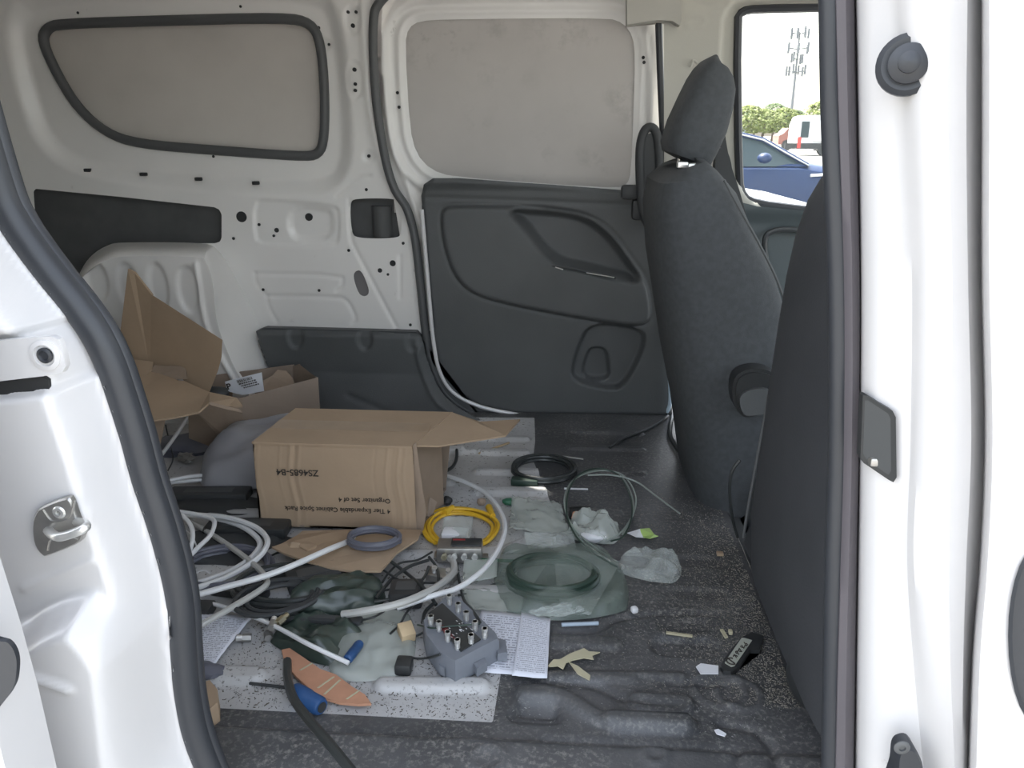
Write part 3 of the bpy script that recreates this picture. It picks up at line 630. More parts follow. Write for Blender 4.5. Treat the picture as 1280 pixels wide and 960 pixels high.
bm = bmesh.new(); pts = [W(x, y, 1.445) for x, y in [(905, 225), (925, 262), (949, 305), (972, 352), (992, 410)]]; tube(bm, spline(pts, 5), .0028, 6); obj('piping', bm, M['piping'], ds)
bm = bmesh.new(); pts = [(917, 482), (925, 468), (945, 462), (965, 466), (975, 480), (972, 512), (950, 520), (930, 522), (918, 505)]
prism(bm, spline([W(x, y, 1.405) for x, y in pts], 4, True), (0, .05, 0)); bmesh.ops.bevel(bm, geom=[e for e in bm.edges if e.is_manifold and e.calc_face_angle(0) > .8], offset=.006, segments=2, affect='EDGES'); obj('recliner_cover', bm, M['black'], ds)
bm = bmesh.new(); prism(bm, spline([W(x, y, 1.395) for x, y in [(925, 498), (938, 488), (960, 487), (970, 500), (966, 514), (945, 519), (930, 518)]], 4, True), (0, .02, 0)); obj('recliner_lever', bm, M['trim'], ds)
ps = empty('passenger_seat', (.5, .96, -.24), 'dark charcoal front passenger seat with pale piping, nearest the open side', 'car seat')
Lp = [(1050, 196), (1028, 206), (1012, 222), (995, 250), (980, 292), (969, 340), (959, 400), (948, 470), (937, 550), (926, 630), (926, 690)]
secs = []
for i, (x, y) in enumerate(Lp):
    a = W(x, y, 1.19); t = [.05, .09, .12, .14, .155, .17, .18, .2, .21, .22, .22][i]; sh = [.10, .05, .03, .012, .004, 0, 0, 0, 0, 0, 0][i]
    secs.append(rrect(a.x, a.x+t, .70+sh, 1.2-sh*.25, a.z, a.z+.01, e=5))
loft('backrest', secs, M['fabric2'], ps)
bm = bmesh.new(); pts = [W(x, y, 1.165) for x, y in [(990, 325), (979, 400), (966, 470), (951, 550), (937, 625), (929, 672)]]; tube(bm, spline(pts, 6), .0028, 6); obj('piping', bm, M['piping'], ps)
bm = bmesh.new(); box(bm, (.70, .96, .02), (.56, .46, .14), bev=.04); obj('cushion', bm, M['fabric2'], ps)
bm = bmesh.new(); box(bm, (.68, .96, -.14), (.5, .38, .20), bev=.02); obj('seat_base', bm, M['blackm'], ps)
bm = bmesh.new(); prism(bm, [Vector((.349, 1.32, .004)), Vector((.349, .72, .004)), Vector((.37, .72, .10)), Vector((.37, 1.32, .10))], (.03, 0, 0)); obj('valance', bm, M['fabric2'], ps)
bm = bmesh.new(); lathe(bm, W(1030, 855, .86), [(.05, 0), (.05, .008), (.044, .012), (.03, .013), (0, .014)], (-.7, -.7, 0), 28); obj('recliner_cover', bm, M['black'], ps)
bm = bmesh.new(); tube(bm, spline([W(x, y, 1.30) for x, y in [(925, 575), (915, 590), (912, 615), (916, 650), (922, 672)]], 5), .003, 6); tag(obj('seat_cable', bm, M['cable_black']), 'thin black wire looping out from below the passenger seat', 'wire')
# folding black head of the passenger side and belt
sb = empty('seat_belt', W(915, 250, 1.9), 'black seat belt strap hanging between the driver seat and the window', 'seat belt')
bm = bmesh.new(); P = spline([W(x, y, 1.93) for x, y in [(896, 160), (903, 200), (916, 240), (930, 290), (945, 330)]], 5)
for a, b in zip(P[:-1], P[1:]):
    pass
loft('strap', [[p+Vector((-.017, 0, 0)), p+Vector((.017, 0, 0)), p+Vector((.017, .003, 0)), p+Vector((-.017, .003, 0))] for p in P], M['blackm'], sb)
bm.free(); bm = bmesh.new(); prism(bm, spline([W(x, y, 1.90) for x, y in [(896, 190), (908, 188), (915, 210), (914, 240), (905, 252), (894, 235)]], 4, True), (0, .03, 0)); obj('guide', bm, M['blackm'], sb)

# ================================================================== OUTSIDE THE WINDOW
def car(name, label, x0, yc, paint, L=4.9, Wd=1.86, hood=.98, belt=.98, roof=1.40, flip=1, base=ZG, wsb=3.15):
    """sedan, nose to +X; x0 = rear bumper. parts: body, windows, roof, doors' details, wheels"""
    r = empty(name, (x0+L/2, yc, base), label, 'car')
    st = [(0, .42, .80, .70), (.12, .30, .98, .82), (.7, .26, 1.06, .90), (1.3, .2, belt+.02, .93), (2.2, .18, belt, .93), (wsb, .18, hood+.02, .93), (3.7, .2, hood-.05, .92), (4.3, .22, hood-.14, .88), (4.7, .26, hood-.24, .78), (4.9, .36, .62, .62)]
    secs = []
    for (x, zl, zh, hw) in st:
        hw *= Wd/1.86; x *= L/4.9
        half = [(hw*.80, zl), (hw*.97, zl+.06), (hw, zl+.3*(zh-zl)), (hw*.985, zl+.55*(zh-zl)), (hw*1.0, zl+.72*(zh-zl)), (hw*.95, zh-.06), (hw*.86, zh-.005), (hw*.4, zh+.02)]
        s = [Vector((x0+x, yc-a, base+z)) for a, z in half]+[Vector((x0+x, yc+a, base+z)) for a, z in half[::-1]]
        secs.append(s)
    loft('body', secs, paint, r)
    gs = [(.55, 1.06, .78), (1.3, roof-.07, .66), (1.9, roof, .62), (2.4, roof-.01, .62), (2.75, roof-.09, .64), (wsb+.12, hood+.01, .78)]
    gl = []; rf = []
    for (x, z, hw) in gs:
        x *= L/4.9; b = belt-.03; gl.append([Vector((x0+x, yc-.86, base+b)), Vector((x0+x, yc-hw, base+z-.02)), Vector((x0+x, yc+hw, base+z-.02)), Vector((x0+x, yc+.86, base+b))])
        rf.append([Vector((x0+x, yc-hw-.02, base+z-.045)), Vector((x0+x, yc-hw+.03, base+z)), Vector((x0+x, yc, base+z+.03)), Vector((x0+x, yc+hw-.03, base+z)), Vector((x0+x, yc+hw+.02, base+z-.045))])
    loft('glasshouse', gl, M['glass_blue'], r); loft('roof', rf[1:4], paint, r, cap=True)
    for s in (-1, 1):
        bm = bmesh.new(); tube(bm, [Vector((x0+x*L/4.9, yc+s*(hw+.01), base+z-.01)) for x, z, hw in gs], .028, 8); obj('window_frame', bm, paint, r)
        bm = bmesh.new(); tube(bm, [Vector((x0+x*L/4.9, yc+s*(hw+.035), base+z-.01)) for x, z, hw in gs[1:]], .010, 6); o = obj('chrome_strip', bm, M['steel'], r)
    bm = bmesh.new(); box(bm, (x0+1.95*L/4.9, yc-.76, base+(belt+roof)/2), (.07, .05, roof-belt), bev=.01); obj('door_pillar', bm, M['black'], r)
    for s in (-1, 1):
        bm = bmesh.new(); c = Vector((x0+(wsb-.45)*L/4.9, yc+s*1.02, base+belt+.07)); bmesh.ops.create_icosphere(bm, subdivisions=2, radius=1, matrix=Matrix.Translation(c) @ Matrix.Diagonal((.085, .11, .062, 1))); obj('mirror', bm, paint, r)
    for hx in (1.55, 2.25-.1):
        bm = bmesh.new(); tube(bm, [Vector((x0+hx*L/4.9-.09, yc-.945, base+belt-.12)), Vector((x0+hx*L/4.9, yc-.965, base+belt-.115)), Vector((x0+hx*L/4.9+.09, yc-.945, base+belt-.12))], .014, 8); obj('door_handle', bm, M['steel'], r)
    bm = bmesh.new(); tube(bm, [Vector((x0+3.27*L/4.9, yc-.935, base+belt-.13)), Vector((x0+3.42*L/4.9, yc-.94, base+belt-.12)), Vector((x0+3.62*L/4.9, yc-.935, base+belt-.13))], .022, 8, flat=.8); obj('fender_vent', bm, M['steel'], r)
    for wx in (.95, 3.95):
        for s in (-1, 1):
            bm = bmesh.new(); c = Vector((x0+wx*L/4.9, yc+s*.82, base+.33)); lathe(bm, c, [(.2, -.02), (.33, -.02), (.345, .03), (.345, .17), (.33, .2), (.2, .2)], (0, -s*-1, 0), 28); wl = obj('wheel', bm, M['black'], r)
            bm = bmesh.new(); 
            for k in range(5):
                a = 2*PI*k/5; p = c+Vector((0, s*.13, 0)); cyl(bm, p, p+Vector((math.cos(a)*.21, 0, math.sin(a)*.21)), .03, n=6)
            obj('rim', bm, M['zinc'], wl)
    return r
pblue = mat('blue_car_paint', (.010, .030, .095), .5, spec=.3, coat=.12, var=.1, vscale=2)
pwhite = mat('white_car_paint', (.75, .75, .75), .3, coat=.6)
c = W(1006, 205, 9.6)
car('sedan', 'dark blue four door sedan parked beyond the driver window', c.x-3.2, 10.5, pblue, base=ZG, wsb=3.15, belt=.99, hood=.97, roof=1.36)
c = W(915, 230, 4.9)
car('hatchback', 'white car bonnet low in the driver window in front of the blue sedan', c.x-3.85, 5.6, pwhite, wsb=3.1, roof=1.45, hood=1.06, belt=1.06)
# far white van
D = 46
a = W(1001, 144, D); bb = W(1075, 146, D); zt = a.z; zb = ZG
v = empty('delivery_van', ((a.x+bb.x)/2, D+1, zb), 'white high roof delivery van parked behind the blue sedan', 'van')
zb_ = zb+.35; prof = [(0, zb_), (0, zt-.5), (.15, zt-.08), (.4, zt), (5.2, zt), (5.8, zt-.7), (6.3, zt-1.1), (6.4, zb_)]
bm = bmesh.new(); prism(bm, [Vector((a.x+x, D, z)) for x, z in prof], (0, 2.1, 0)); obj('body', bm, pwhite, v, False)
bm = bmesh.new(); box(bm, (a.x+.32, D-.02, zt-.75), (.42, .06, .85)); obj('rear_window', bm, M['glass_blue'], v)
bm = bmesh.new(); box(bm, (a.x+.06, D-.03, zt-1.45), (.20, .07, .6)); obj('tail_lamp', bm, mat('tail_lamp_red', (.5, .06, .05), .3), v)
bm = bmesh.new(); box(bm, (a.x+1.6, D-.02, zb+.52), (4.6, .06, .3)); obj('skirt', bm, M['black'], v)
bm = bmesh.new(); box(bm, (a.x+2.4, D-.02, zt-1.4), (3.2, .03, .06)); obj('side_moulding', bm, M['zinc'], v)
for wx in (1.5, 5.2):
    bm = bmesh.new(); cyl(bm, (a.x+wx, D-.04, zb+.38), (a.x+wx, D+.3, zb+.38), .38, n=20); obj('wheel', bm, M['black'], v)
# dark red suv
D = 58; a = W(974, 168, D); s_ = empty('suv', (a.x+1, D, ZG), 'small dark red vehicle between the trees and the white van', 'car')
bm = bmesh.new(); prism(bm, [Vector((a.x+x, D, ZG+z)) for x, z in [(0, .4), (0, 1.0), (.3, 1.15), (.6, 1.5), (2.2, 1.55), (2.6, 1.2), (3.2, 1.1), (3.3, .4)]], (0, 1.7, 0)); obj('body', bm, mat('dark_red_paint', (.22, .06, .04), .3, coat=.5), s_)
bm = bmesh.new(); box(bm, (a.x+1.35, D-.02, ZG+1.28), (1.5, .05, .3)); obj('side_window', bm, M['glass_blue'], s_)
for wx in (.6, 2.7):
    bm = bmesh.new(); cyl(bm, (a.x+wx, D-.05, ZG+.36), (a.x+wx, D+.2, ZG+.36), .36, n=16); obj('wheel', bm, M['black'], s_)
# small building
D = 88; a = W(928, 157, D); h_ = empty('shed', (a.x, D, ZG), 'small pale building at the left edge of the driver window', 'building')
bm = bmesh.new(); box(bm, (a.x-1, D, ZG+1), (2.6, 3, 2.0)); obj('wall', bm, mat('pale_wall', (.5, .55, .6), .8), h_)
bm = bmesh.new(); prism(bm, [Vector((a.x-2.6, D-1.7, ZG+2)), Vector((a.x+.6, D-1.7, ZG+2)), Vector((a.x-1, D-1.7, ZG+2.5))], (0, 3.4, 0)); obj('roof', bm, mat('grey_roof', (.25, .27, .3), .8), h_)
# trees
leafm = [mat('leaf_yellow_green', (.20, .24, .05), .7, var=.5, vscale=1.2), mat('leaf_green', (.11, .17, .05), .7, var=.5, vscale=1.2)]
def tree(x, D, h, wd, k):
    t = empty('tree', (x, D, ZG), None, 'tree', 'trees beyond the parking lot')
    bm = bmesh.new()
    rr = random.Random(k)
    for j in range(520):
        u = rr.uniform(0, 2*PI); e = rr.uniform(-.55, 1); q = math.sqrt(max(0, 1-e*e))*rr.uniform(.45, 1)
        c = Vector((x+math.cos(u)*q*wd, D+math.sin(u)*q*wd, ZG+h*.55+e*h*.42)); s = rr.uniform(.12, .30)
        bmesh.ops.create_cone(bm, segments=4, cap_ends=True, radius1=s, radius2=s*.3, depth=s, matrix=Matrix.Translation(c) @ Matrix.Rotation(rr.uniform(0, 3), 4, 'Z') @ Matrix.Diagonal((1, rr.uniform(.5, 1), rr.uniform(.4, .8), 1)))
    obj('crown', bm, leafm[k % 2], t, False)
    bm = bmesh.new(); cyl(bm, (x, D, ZG), (x+.2, D, ZG+h*.6), .18, .08, 8); obj('trunk', bm, mat('bark', (.12, .09, .07), .9) if k == 0 else bpy.data.materials['bark'], t)
    return t
tl = [(933, 80, 3.71, 2.30, 'leftmost dark green tree beside the small pale building'), (942, 97, 3.69, 2.30, 'bright low tree second from the left beyond the lot'), (953, 85, 3.49, 2.30, 'yellow green tree left of the tower foot'),
      (966, 103, 4.60, 2.30, 'tallest tree in the row, standing just left of the tower mast'), (979, 90, 3.71, 2.30, 'tree standing in front of the tower mast foot'), (990, 108, 3.95, 2.30, 'tree right of the tower mast beside the white van'), (1026, 82, 4.11, 2.30, 'tree rising over the white delivery van roof'), (1044, 98, 4.96, 2.30, 'rightmost tree above the van, mostly behind the pillar')]
for k, (x, D, h, wd, lab) in enumerate(tl): tree(W(x, 160, D).x, D, h, wd, k)['label'] = lab
for k, (x, D, h, wd, lab) in enumerate(tl):
    pass
# cell tower
D = 140; a = W(987, 160, D); tw = empty('cell_tower', (a.x, D, ZG), 'tall grey mast with four tiers of antennas above the trees', 'tower')
gm = mat('mast_grey', (.16, .17, .18), .6)
zt = W(994, 40, D).z
bm = bmesh.new(); cyl(bm, (a.x, D, ZG), (a.x, D, zt), .28, .14, 10); obj('mast', bm, gm, tw)
for py, n, rad in [(41, 7, 2.2), (60, 6, 2.8), (73, 4, 1.6), (89, 6, 2.4)]:
    z = W(990, py, D).z; bm = bmesh.new()
    for k in range(n):
        t = 2*PI*k/n+py; p = Vector((a.x+math.cos(t)*rad*.62, D+math.sin(t)*rad*.62, z)); cyl(bm, (a.x, D, z-.2), p, .07, n=5); box(bm, p+Vector((0, 0, random.uniform(-.2, .3))), (.32, .2, 1.5))
    o = obj('antenna_tier', bm, gm, tw)
# ================================================================== THINGS ON THE LOAD FLOOR
def sheet(name, pts, m, parent=None, th=.002, wob=0, uv=False, cuts=5, seed=0, tag_=None):
    """thin plate from four corner points (tl, tr, br, bl), gently waved, with thickness"""
    a, b, c, d = [Vector(p) for p in pts]; n = cuts; vs = []; fs = []; rr = random.Random(seed)
    nrm = (b-a).cross(d-a).normalized()
    if nrm.z < 0: nrm = -nrm
    ph = rr.uniform(0, 6)
    for j in range(n+1):
        for i in range(n+1):
            u, v = i/n, j/n; p = (a*(1-u)+b*u)*(1-v)+(d*(1-u)+c*u)*v
            h = abs(wob)*(math.sin(u*5+ph)*math.cos(v*4+ph)*.5+.5)+abs(wob)*.5*rr.random()
            vs.append(p+nrm*h)
    for j in range(n):
        for i in range(n):
            k = j*(n+1)+i; fs.append((k, k+1, k+n+2, k+n+1))
    me = bpy.data.meshes.new(name); me.from_pydata(vs, [], fs); me.update()
    ul = me.uv_layers.new(name='UVMap')
    for pl_ in me.polygons:
        for li in pl_.loop_indices:
            vi = me.loops[li].vertex_index; ul.data[li].uv = ((vi % (n+1))/n, 1-(vi//(n+1))/n)
    o = link(name, me, m, parent)
    md = o.modifiers.new('thick', 'SOLIDIFY'); md.thickness = th; md.offset = 0
    return o
def slab(bm, pts, t):
    """cardboard panel: corner points and a thickness vector"""
    return prism(bm, pts, t)
def cable(name, pts, r, m, label, group=None, n=6, closed=False, cat='cable', nn=8):
    """pts (x, y, height)"""
    P = spline([G(p[0], p[1], p[2] if len(p) > 2 else r) for p in pts], n, closed)
    bm = bmesh.new(); tube(bm, P, r, nn, closed); o = obj(name, bm, m); tag(o, label, cat, group); return o
def hub(name, c, label, cat, group=None): return empty(name, c, label, cat, group)

# ---- the big carton with print
Yb = 1.315
A0 = G(325, 667, .0); 
x0, x1 = W(318, 600, Yb).x, W(527, 668, Yb).x
BH = W(420, 555, Yb).z; BD = .185
bx = empty('cardboard_box', (x0, Yb, .006), 'large brown carton lying on its side with upside down print on its front', 'box')
T = .004; z0 = .008
xt0, xt1 = W(316, 556, Yb).x, W(515, 553, Yb).x
fr = [Vector((x0, Yb, z0)), Vector((x1, Yb, z0)), Vector((xt1, Yb, BH)), Vector((xt0, Yb, BH))]
bk = [p+Vector((.02, BD, 0)) for p in fr]
bk[2].x += .03
def panel(name, pts, th, m=None, par=bx):
    bm = bmesh.new(); slab(bm, pts, th); return obj(name, bm, m or M['card'], par, False)
# front, with pressed creases
P = [np.array((p.x, p.z)) for p in fr]
cr = []
for xa, wdt, h in [(.075, .0035, .0022), (.083, .003, -.0016), (.092, .002, .0014), (.055, .0015, .001), (.262, .002, .0015), (.272, .002, -.0012), (.284, .003, .002), (.296, .002, .0015), (.012, .002, .001), (.238, .0015, -.001)]:
    cr.append(lambda X, Y, xa=xa, wdt=wdt, h=h: -groove(np.abs(X-x0-xa-.004*np.sin(Y*40)), h, wdt)*(.4+.6*np.clip((Y+.02)/BH, 0, 1)))
f_ = relief('front_panel', (x0-.02, x1+.02), (0, BH+.01), .0025, lambda u, v, h: (u, Yb-h, v), cr, (), SD(P), M['card'], parent=bx, thick=.003)
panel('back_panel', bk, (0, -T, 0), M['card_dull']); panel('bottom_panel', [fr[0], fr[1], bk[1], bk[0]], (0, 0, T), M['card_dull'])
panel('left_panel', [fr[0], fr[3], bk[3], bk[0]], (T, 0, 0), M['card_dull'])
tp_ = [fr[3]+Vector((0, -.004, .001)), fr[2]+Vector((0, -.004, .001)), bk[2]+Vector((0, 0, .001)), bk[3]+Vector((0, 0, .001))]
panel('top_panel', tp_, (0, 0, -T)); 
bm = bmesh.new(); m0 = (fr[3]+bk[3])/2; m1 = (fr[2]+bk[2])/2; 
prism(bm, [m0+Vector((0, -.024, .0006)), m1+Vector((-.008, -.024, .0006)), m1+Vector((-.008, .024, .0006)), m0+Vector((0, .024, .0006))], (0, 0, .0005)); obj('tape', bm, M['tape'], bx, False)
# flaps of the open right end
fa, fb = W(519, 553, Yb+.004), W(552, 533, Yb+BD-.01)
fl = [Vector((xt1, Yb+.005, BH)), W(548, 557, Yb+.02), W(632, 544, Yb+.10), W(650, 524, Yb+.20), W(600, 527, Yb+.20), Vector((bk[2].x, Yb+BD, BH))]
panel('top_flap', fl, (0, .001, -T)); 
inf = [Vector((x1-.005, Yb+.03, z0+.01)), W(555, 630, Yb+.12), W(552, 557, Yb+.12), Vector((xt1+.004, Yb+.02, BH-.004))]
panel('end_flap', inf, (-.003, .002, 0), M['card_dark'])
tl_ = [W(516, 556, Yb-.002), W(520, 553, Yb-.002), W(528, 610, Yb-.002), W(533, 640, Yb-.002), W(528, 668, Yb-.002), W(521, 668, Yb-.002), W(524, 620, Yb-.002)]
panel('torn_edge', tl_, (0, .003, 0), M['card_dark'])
ls = [W(532, 648, Yb+.05), W(537, 622, Yb+.06), W(545, 628, Yb+.07), W(536, 655, Yb+.05)]
panel('torn_scrap', ls, (.002, .002, 0), M['card_dull'])
# print, upside down
def upside(x, y, s): 
    p = W(x, y, Yb-.0035); return Matrix.Translation(p) @ Matrix.Rotation(PI/2, 4, 'X') @ Matrix.Rotation(PI, 4, 'Z')
text('print', 'ZS4685-B4', upside(398, 588, 1), .0185, M['ink'], bx, .0002, bold=.0002)
text('print', '4 Tier Expandable Cabinet Spice Rack', upside(488, 637, 1), .0136, M['ink'], bx, .0002, bold=.0001)
text('print', 'Organizer Set of 4', upside(488, 624, 1), .0136, M['ink'], bx, .0002, bold=.0001)

# ---- flat torn cardboard in front of the carton, with grey coil
fs = [(340, 686), (352, 682), (364, 680), (384, 690), (396, 684), (372, 671), (378, 666), (430, 664), (527, 664), (522, 676), (496, 693), (476, 716), (440, 716), (410, 712), (384, 704), (356, 694)]
bm = bmesh.new(); prism(bm, [G(x, y, .030 if y > 675 else .012) for x, y in fs], (0, 0, .004)); o = obj('torn_cardboard', bm, M['card'], None, False); tag(o, 'torn flat piece of brown cardboard sticking out under the big printed carton', 'cardboard')
c = G(468, 679, .034)
def coil(name, c, rx, ry, r, loops, m, label, ang=0, rise=1.0, jit=.12, seed=1, cat='cable coil', parent=None, tilt=0):
    rr = random.Random(seed); P = []; n = 26
    for k in range(int(loops*n)):
        t = 2*PI*k/n; s = 1+jit*math.sin(t*.37+seed)+rr.uniform(-.01, .01); lv = (k/n)*r*1.3*rise
        x, y = rx*s*math.cos(t), ry*s*math.sin(t); P.append(Vector((c.x+x*math.cos(ang)-y*math.sin(ang), c.y+x*math.sin(ang)+y*math.cos(ang), c.z+r+lv+tilt*y)))
    bm = bmesh.new(); tube(bm, P, r, 7); o = obj(name, bm, m, parent)
    if not parent: tag(o, label, cat)
    return o
coil('cable_coil', c, .045, .032, .004, 4, M['cable_bluegrey'], 'blue grey cable coil resting on the torn cardboard below the carton', jit=.05, rise=.6)

# ---- left tall carton with torn flaps
lb_ = empty('cardboard_box', W(180, 575, 1.5), 'tall torn open carton with ragged flaps near the wheel housing', 'box')
def pan(name, pts, th, m=None, par=lb_): return panel(name, [W(*p) for p in pts], th, m, par)
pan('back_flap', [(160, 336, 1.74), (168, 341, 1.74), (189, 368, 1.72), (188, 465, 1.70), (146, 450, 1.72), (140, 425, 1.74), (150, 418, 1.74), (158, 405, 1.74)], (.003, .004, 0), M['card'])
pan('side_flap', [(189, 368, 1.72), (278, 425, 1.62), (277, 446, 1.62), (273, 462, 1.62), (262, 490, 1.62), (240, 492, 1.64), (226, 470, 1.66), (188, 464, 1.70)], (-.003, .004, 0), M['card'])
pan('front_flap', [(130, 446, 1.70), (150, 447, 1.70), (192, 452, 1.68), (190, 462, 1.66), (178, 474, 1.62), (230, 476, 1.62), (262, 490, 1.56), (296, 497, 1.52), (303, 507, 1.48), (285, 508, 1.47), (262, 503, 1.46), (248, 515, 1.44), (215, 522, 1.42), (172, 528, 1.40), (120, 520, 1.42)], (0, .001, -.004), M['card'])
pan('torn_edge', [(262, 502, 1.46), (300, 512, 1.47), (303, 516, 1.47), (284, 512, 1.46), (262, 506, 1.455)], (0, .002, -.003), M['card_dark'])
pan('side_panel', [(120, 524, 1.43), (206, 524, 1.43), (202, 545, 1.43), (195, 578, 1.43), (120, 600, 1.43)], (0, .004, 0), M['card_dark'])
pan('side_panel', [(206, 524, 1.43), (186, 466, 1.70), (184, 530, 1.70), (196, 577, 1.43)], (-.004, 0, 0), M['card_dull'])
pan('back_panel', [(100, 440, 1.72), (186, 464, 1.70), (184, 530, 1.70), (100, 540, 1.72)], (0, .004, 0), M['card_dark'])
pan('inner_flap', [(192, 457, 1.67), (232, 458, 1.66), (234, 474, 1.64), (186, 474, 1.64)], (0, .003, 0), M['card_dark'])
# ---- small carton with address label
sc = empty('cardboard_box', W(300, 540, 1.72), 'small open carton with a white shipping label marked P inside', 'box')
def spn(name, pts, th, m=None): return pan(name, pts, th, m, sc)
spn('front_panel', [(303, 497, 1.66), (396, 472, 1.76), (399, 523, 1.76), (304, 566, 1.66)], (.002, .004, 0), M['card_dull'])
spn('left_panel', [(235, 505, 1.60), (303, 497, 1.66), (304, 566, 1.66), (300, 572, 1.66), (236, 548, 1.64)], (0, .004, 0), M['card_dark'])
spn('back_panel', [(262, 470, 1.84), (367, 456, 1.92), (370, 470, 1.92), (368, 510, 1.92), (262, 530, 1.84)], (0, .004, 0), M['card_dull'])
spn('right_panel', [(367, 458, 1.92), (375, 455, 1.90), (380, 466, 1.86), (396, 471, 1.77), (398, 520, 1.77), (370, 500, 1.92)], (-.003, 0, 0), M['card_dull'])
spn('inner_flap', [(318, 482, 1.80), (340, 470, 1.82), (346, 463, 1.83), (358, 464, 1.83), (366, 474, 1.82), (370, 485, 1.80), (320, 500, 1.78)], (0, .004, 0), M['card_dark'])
spn('label_patch', [(281, 477, 1.775), (327, 465.5, 1.795), (330, 489, 1.790), (303, 494, 1.78), (284, 489, 1.775)], (0, .001, 0), M['plate'])
lx = W(329, 468, 1.79)-W(283, 480, 1.772); lx.normalize(); nz = Vector((0, -1, 0)); lz = nz.cross(lx).normalized()*1
def lblm(x, y, Y):
    p = W(x, y, Y); zz = lx.cross(Vector((0, 0, 1))).normalized(); yy = zz.cross(lx).normalized(); R = Matrix((lx, yy, zz)).transposed().to_4x4(); return Matrix.Translation(p) @ R
text('print', 'P', lblm(284.5, 487, 1.760), .021, M['ink'], sc, .0002, bold=.0006)
bm = bmesh.new(); R_ = lblm(297, 479, 1.764); rr = random.Random(4); u = 0
while u < .038:
    wd_ = rr.choice([.0005, .0009, .0014]); vs_ = [R_ @ Vector(q) for q in ((u, 0, 0), (u+wd_, 0, 0), (u+wd_, .006, 0), (u, .009, 0))]; prism(bm, vs_, (0, -.0002, 0)); u += wd_+rr.choice([.0006, .001])
for v in range(3):
    u = .002+.004*v
    while u < .046:
        wd_ = rr.uniform(.002, .006); vs_ = [R_ @ Vector(q) for q in ((u, -.0050-.006*v, 0), (u+wd_, -.0050-.006*v, 0), (u+wd_, -.0020-.006*v, 0), (u, -.0020-.006*v, 0))]; prism(bm, vs_, (0, -.0002, 0)); u += wd_+.0015
obj('print', bm, M['ink'], sc, False)
def lump(name, c, s, m, label=None, cat=None, seed=1, amp=.22, sub=3, parent=None, fq=2.2, rotz=0, group=None):
    bm = bmesh.new(); bmesh.ops.create_icosphere(bm, subdivisions=sub, radius=1)
    off = Vector((seed*3.1, seed*1.7, seed))
    for v in bm.verts:
        q = v.co.copy(); k = 1+amp*noise.noise(q*fq+off)+amp*.4*noise.noise(q*fq*3+off); v.co = q*k
    bmesh.ops.transform(bm, matrix=Matrix.Translation(c) @ Matrix.Rotation(rotz, 4, 'Z') @ Matrix.Diagonal((*s, 1)), verts=bm.verts)
    o = obj(name, bm, m, parent)
    if label: tag(o, label, cat, group)
    return o
lump('black_bag', W(262, 492, 1.72), (.05, .03, .018), M['blackm'], 'dark plastic bag bunched inside the small labelled carton', 'bag', 3)
# ---- grey mailer bag behind the big carton
def pouch(name, c, sx, sy, sz, m, label, cat, rotz=0, seed=1, seam=True, parent=None, amp=.10, tilt=0, n=22):
    """pillow shape with a flat crimped rim"""
    vs = []; fs = []; R = Matrix.Translation(c) @ Matrix.Rotation(rotz, 4, 'Z') @ Matrix.Rotation(tilt, 4, 'X'); off = Vector((seed, seed*2.3, 0))
    for side in (1, -1):
        for j in range(n+1):
            for i in range(n+1):
                u, v = i/n*2-1, j/n*2-1; e = max(0, (1-u**4)*(1-v**4))**.5
                w_ = e*(1+amp*4*noise.noise(Vector((u*1.6, v*1.6, side))+off))+e*amp*1.2*noise.noise(Vector((u*5, v*5, side))+off)
                k = 1-.12*(abs(u)*abs(v))**2
                z = sz*w_ if side > 0 else -sz*.12*e
                vs.append(R @ Vector((u*sx*k*(1-.06*v*v), v*sy*k*(1-.06*u*u), z+sz*.14)))
    N = (n+1)**2
    for s in (0, 1):
        for j in range(n):
            for i in range(n):
                k = s*N+j*(n+1)+i; f = (k, k+1, k+n+2, k+n+1); fs.append(f if s == 0 else f[::-1])
    bm = bmesh.new(); V = [bm.verts.new(v) for v in vs]
    for f in fs: bm.faces.new([V[i] for i in f])
    bmesh.ops.remove_doubles(bm, verts=bm.verts, dist=.0004)
    o = obj(name, bm, m, parent)
    if not parent: tag(o, label, cat)
    return o
pouch('mailer_bag', G(346, 590, .0), .165, .11, .095, M['mailer'], 'puffy lavender grey mailer bag lying behind the big printed carton', 'bag', .25, 5, amp=.07)

# ---- white and grey cables
r5 = .0052
wc_ = 'white coaxial cables on the left'
cable('coax_cable', [(200, 643, .03), (214, 643, .03), (250, 644, .035), (288, 648, .04), (319, 659, .04), (334, 674, .04), (329, 690, .035), (311, 706, .025), (277, 724, .02), (238, 737, .02), (205, 742, .02)], r5, M['cable_white'], 'outer white cable of the double loop left of the carton')
cable('coax_cable', [(200, 640, .02), (222, 640, .022), (262, 647, .025), (300, 657, .03), (324, 676, .03), (317, 694, .025), (288, 714, .015), (240, 731, .012), (205, 738, .012)], r5, M['cable_white'], 'inner white cable of the double loop left of the carton')
cable('coax_cable', [(195, 748, .04), (238, 745, .04), (288, 732, .045), (331, 720, .05), (368, 706, .055), (408, 688, .05), (430, 679, .035), (447, 672, .012)], r5, M['cable_white'], 'thick white cable rising to the right and passing under the carton')
cable('coax_cable', [(222, 640, .015), (236, 650, .015), (266, 669, .02), (300, 692, .022), (324, 712, .028), (334, 726, .032), (326, 737, .035), (290, 759, .035), (255, 779, .030), (225, 794, .025)], r5, M['cable_grey'], 'greyer cable crossing below the white double loop and bending back')
cable('coax_cable', [(205, 638, .05), (240, 642, .05), (264, 648, .05), (268, 656, .05), (262, 670, .045), (248, 684, .04), (234, 698, .03), (231, 700, .03), (238, 686, .04), (241, 670, .05), (238, 656, .055), (228, 644, .06)], .0042, M['cable_white'], 'small white loop of cable hanging by the black door seal')
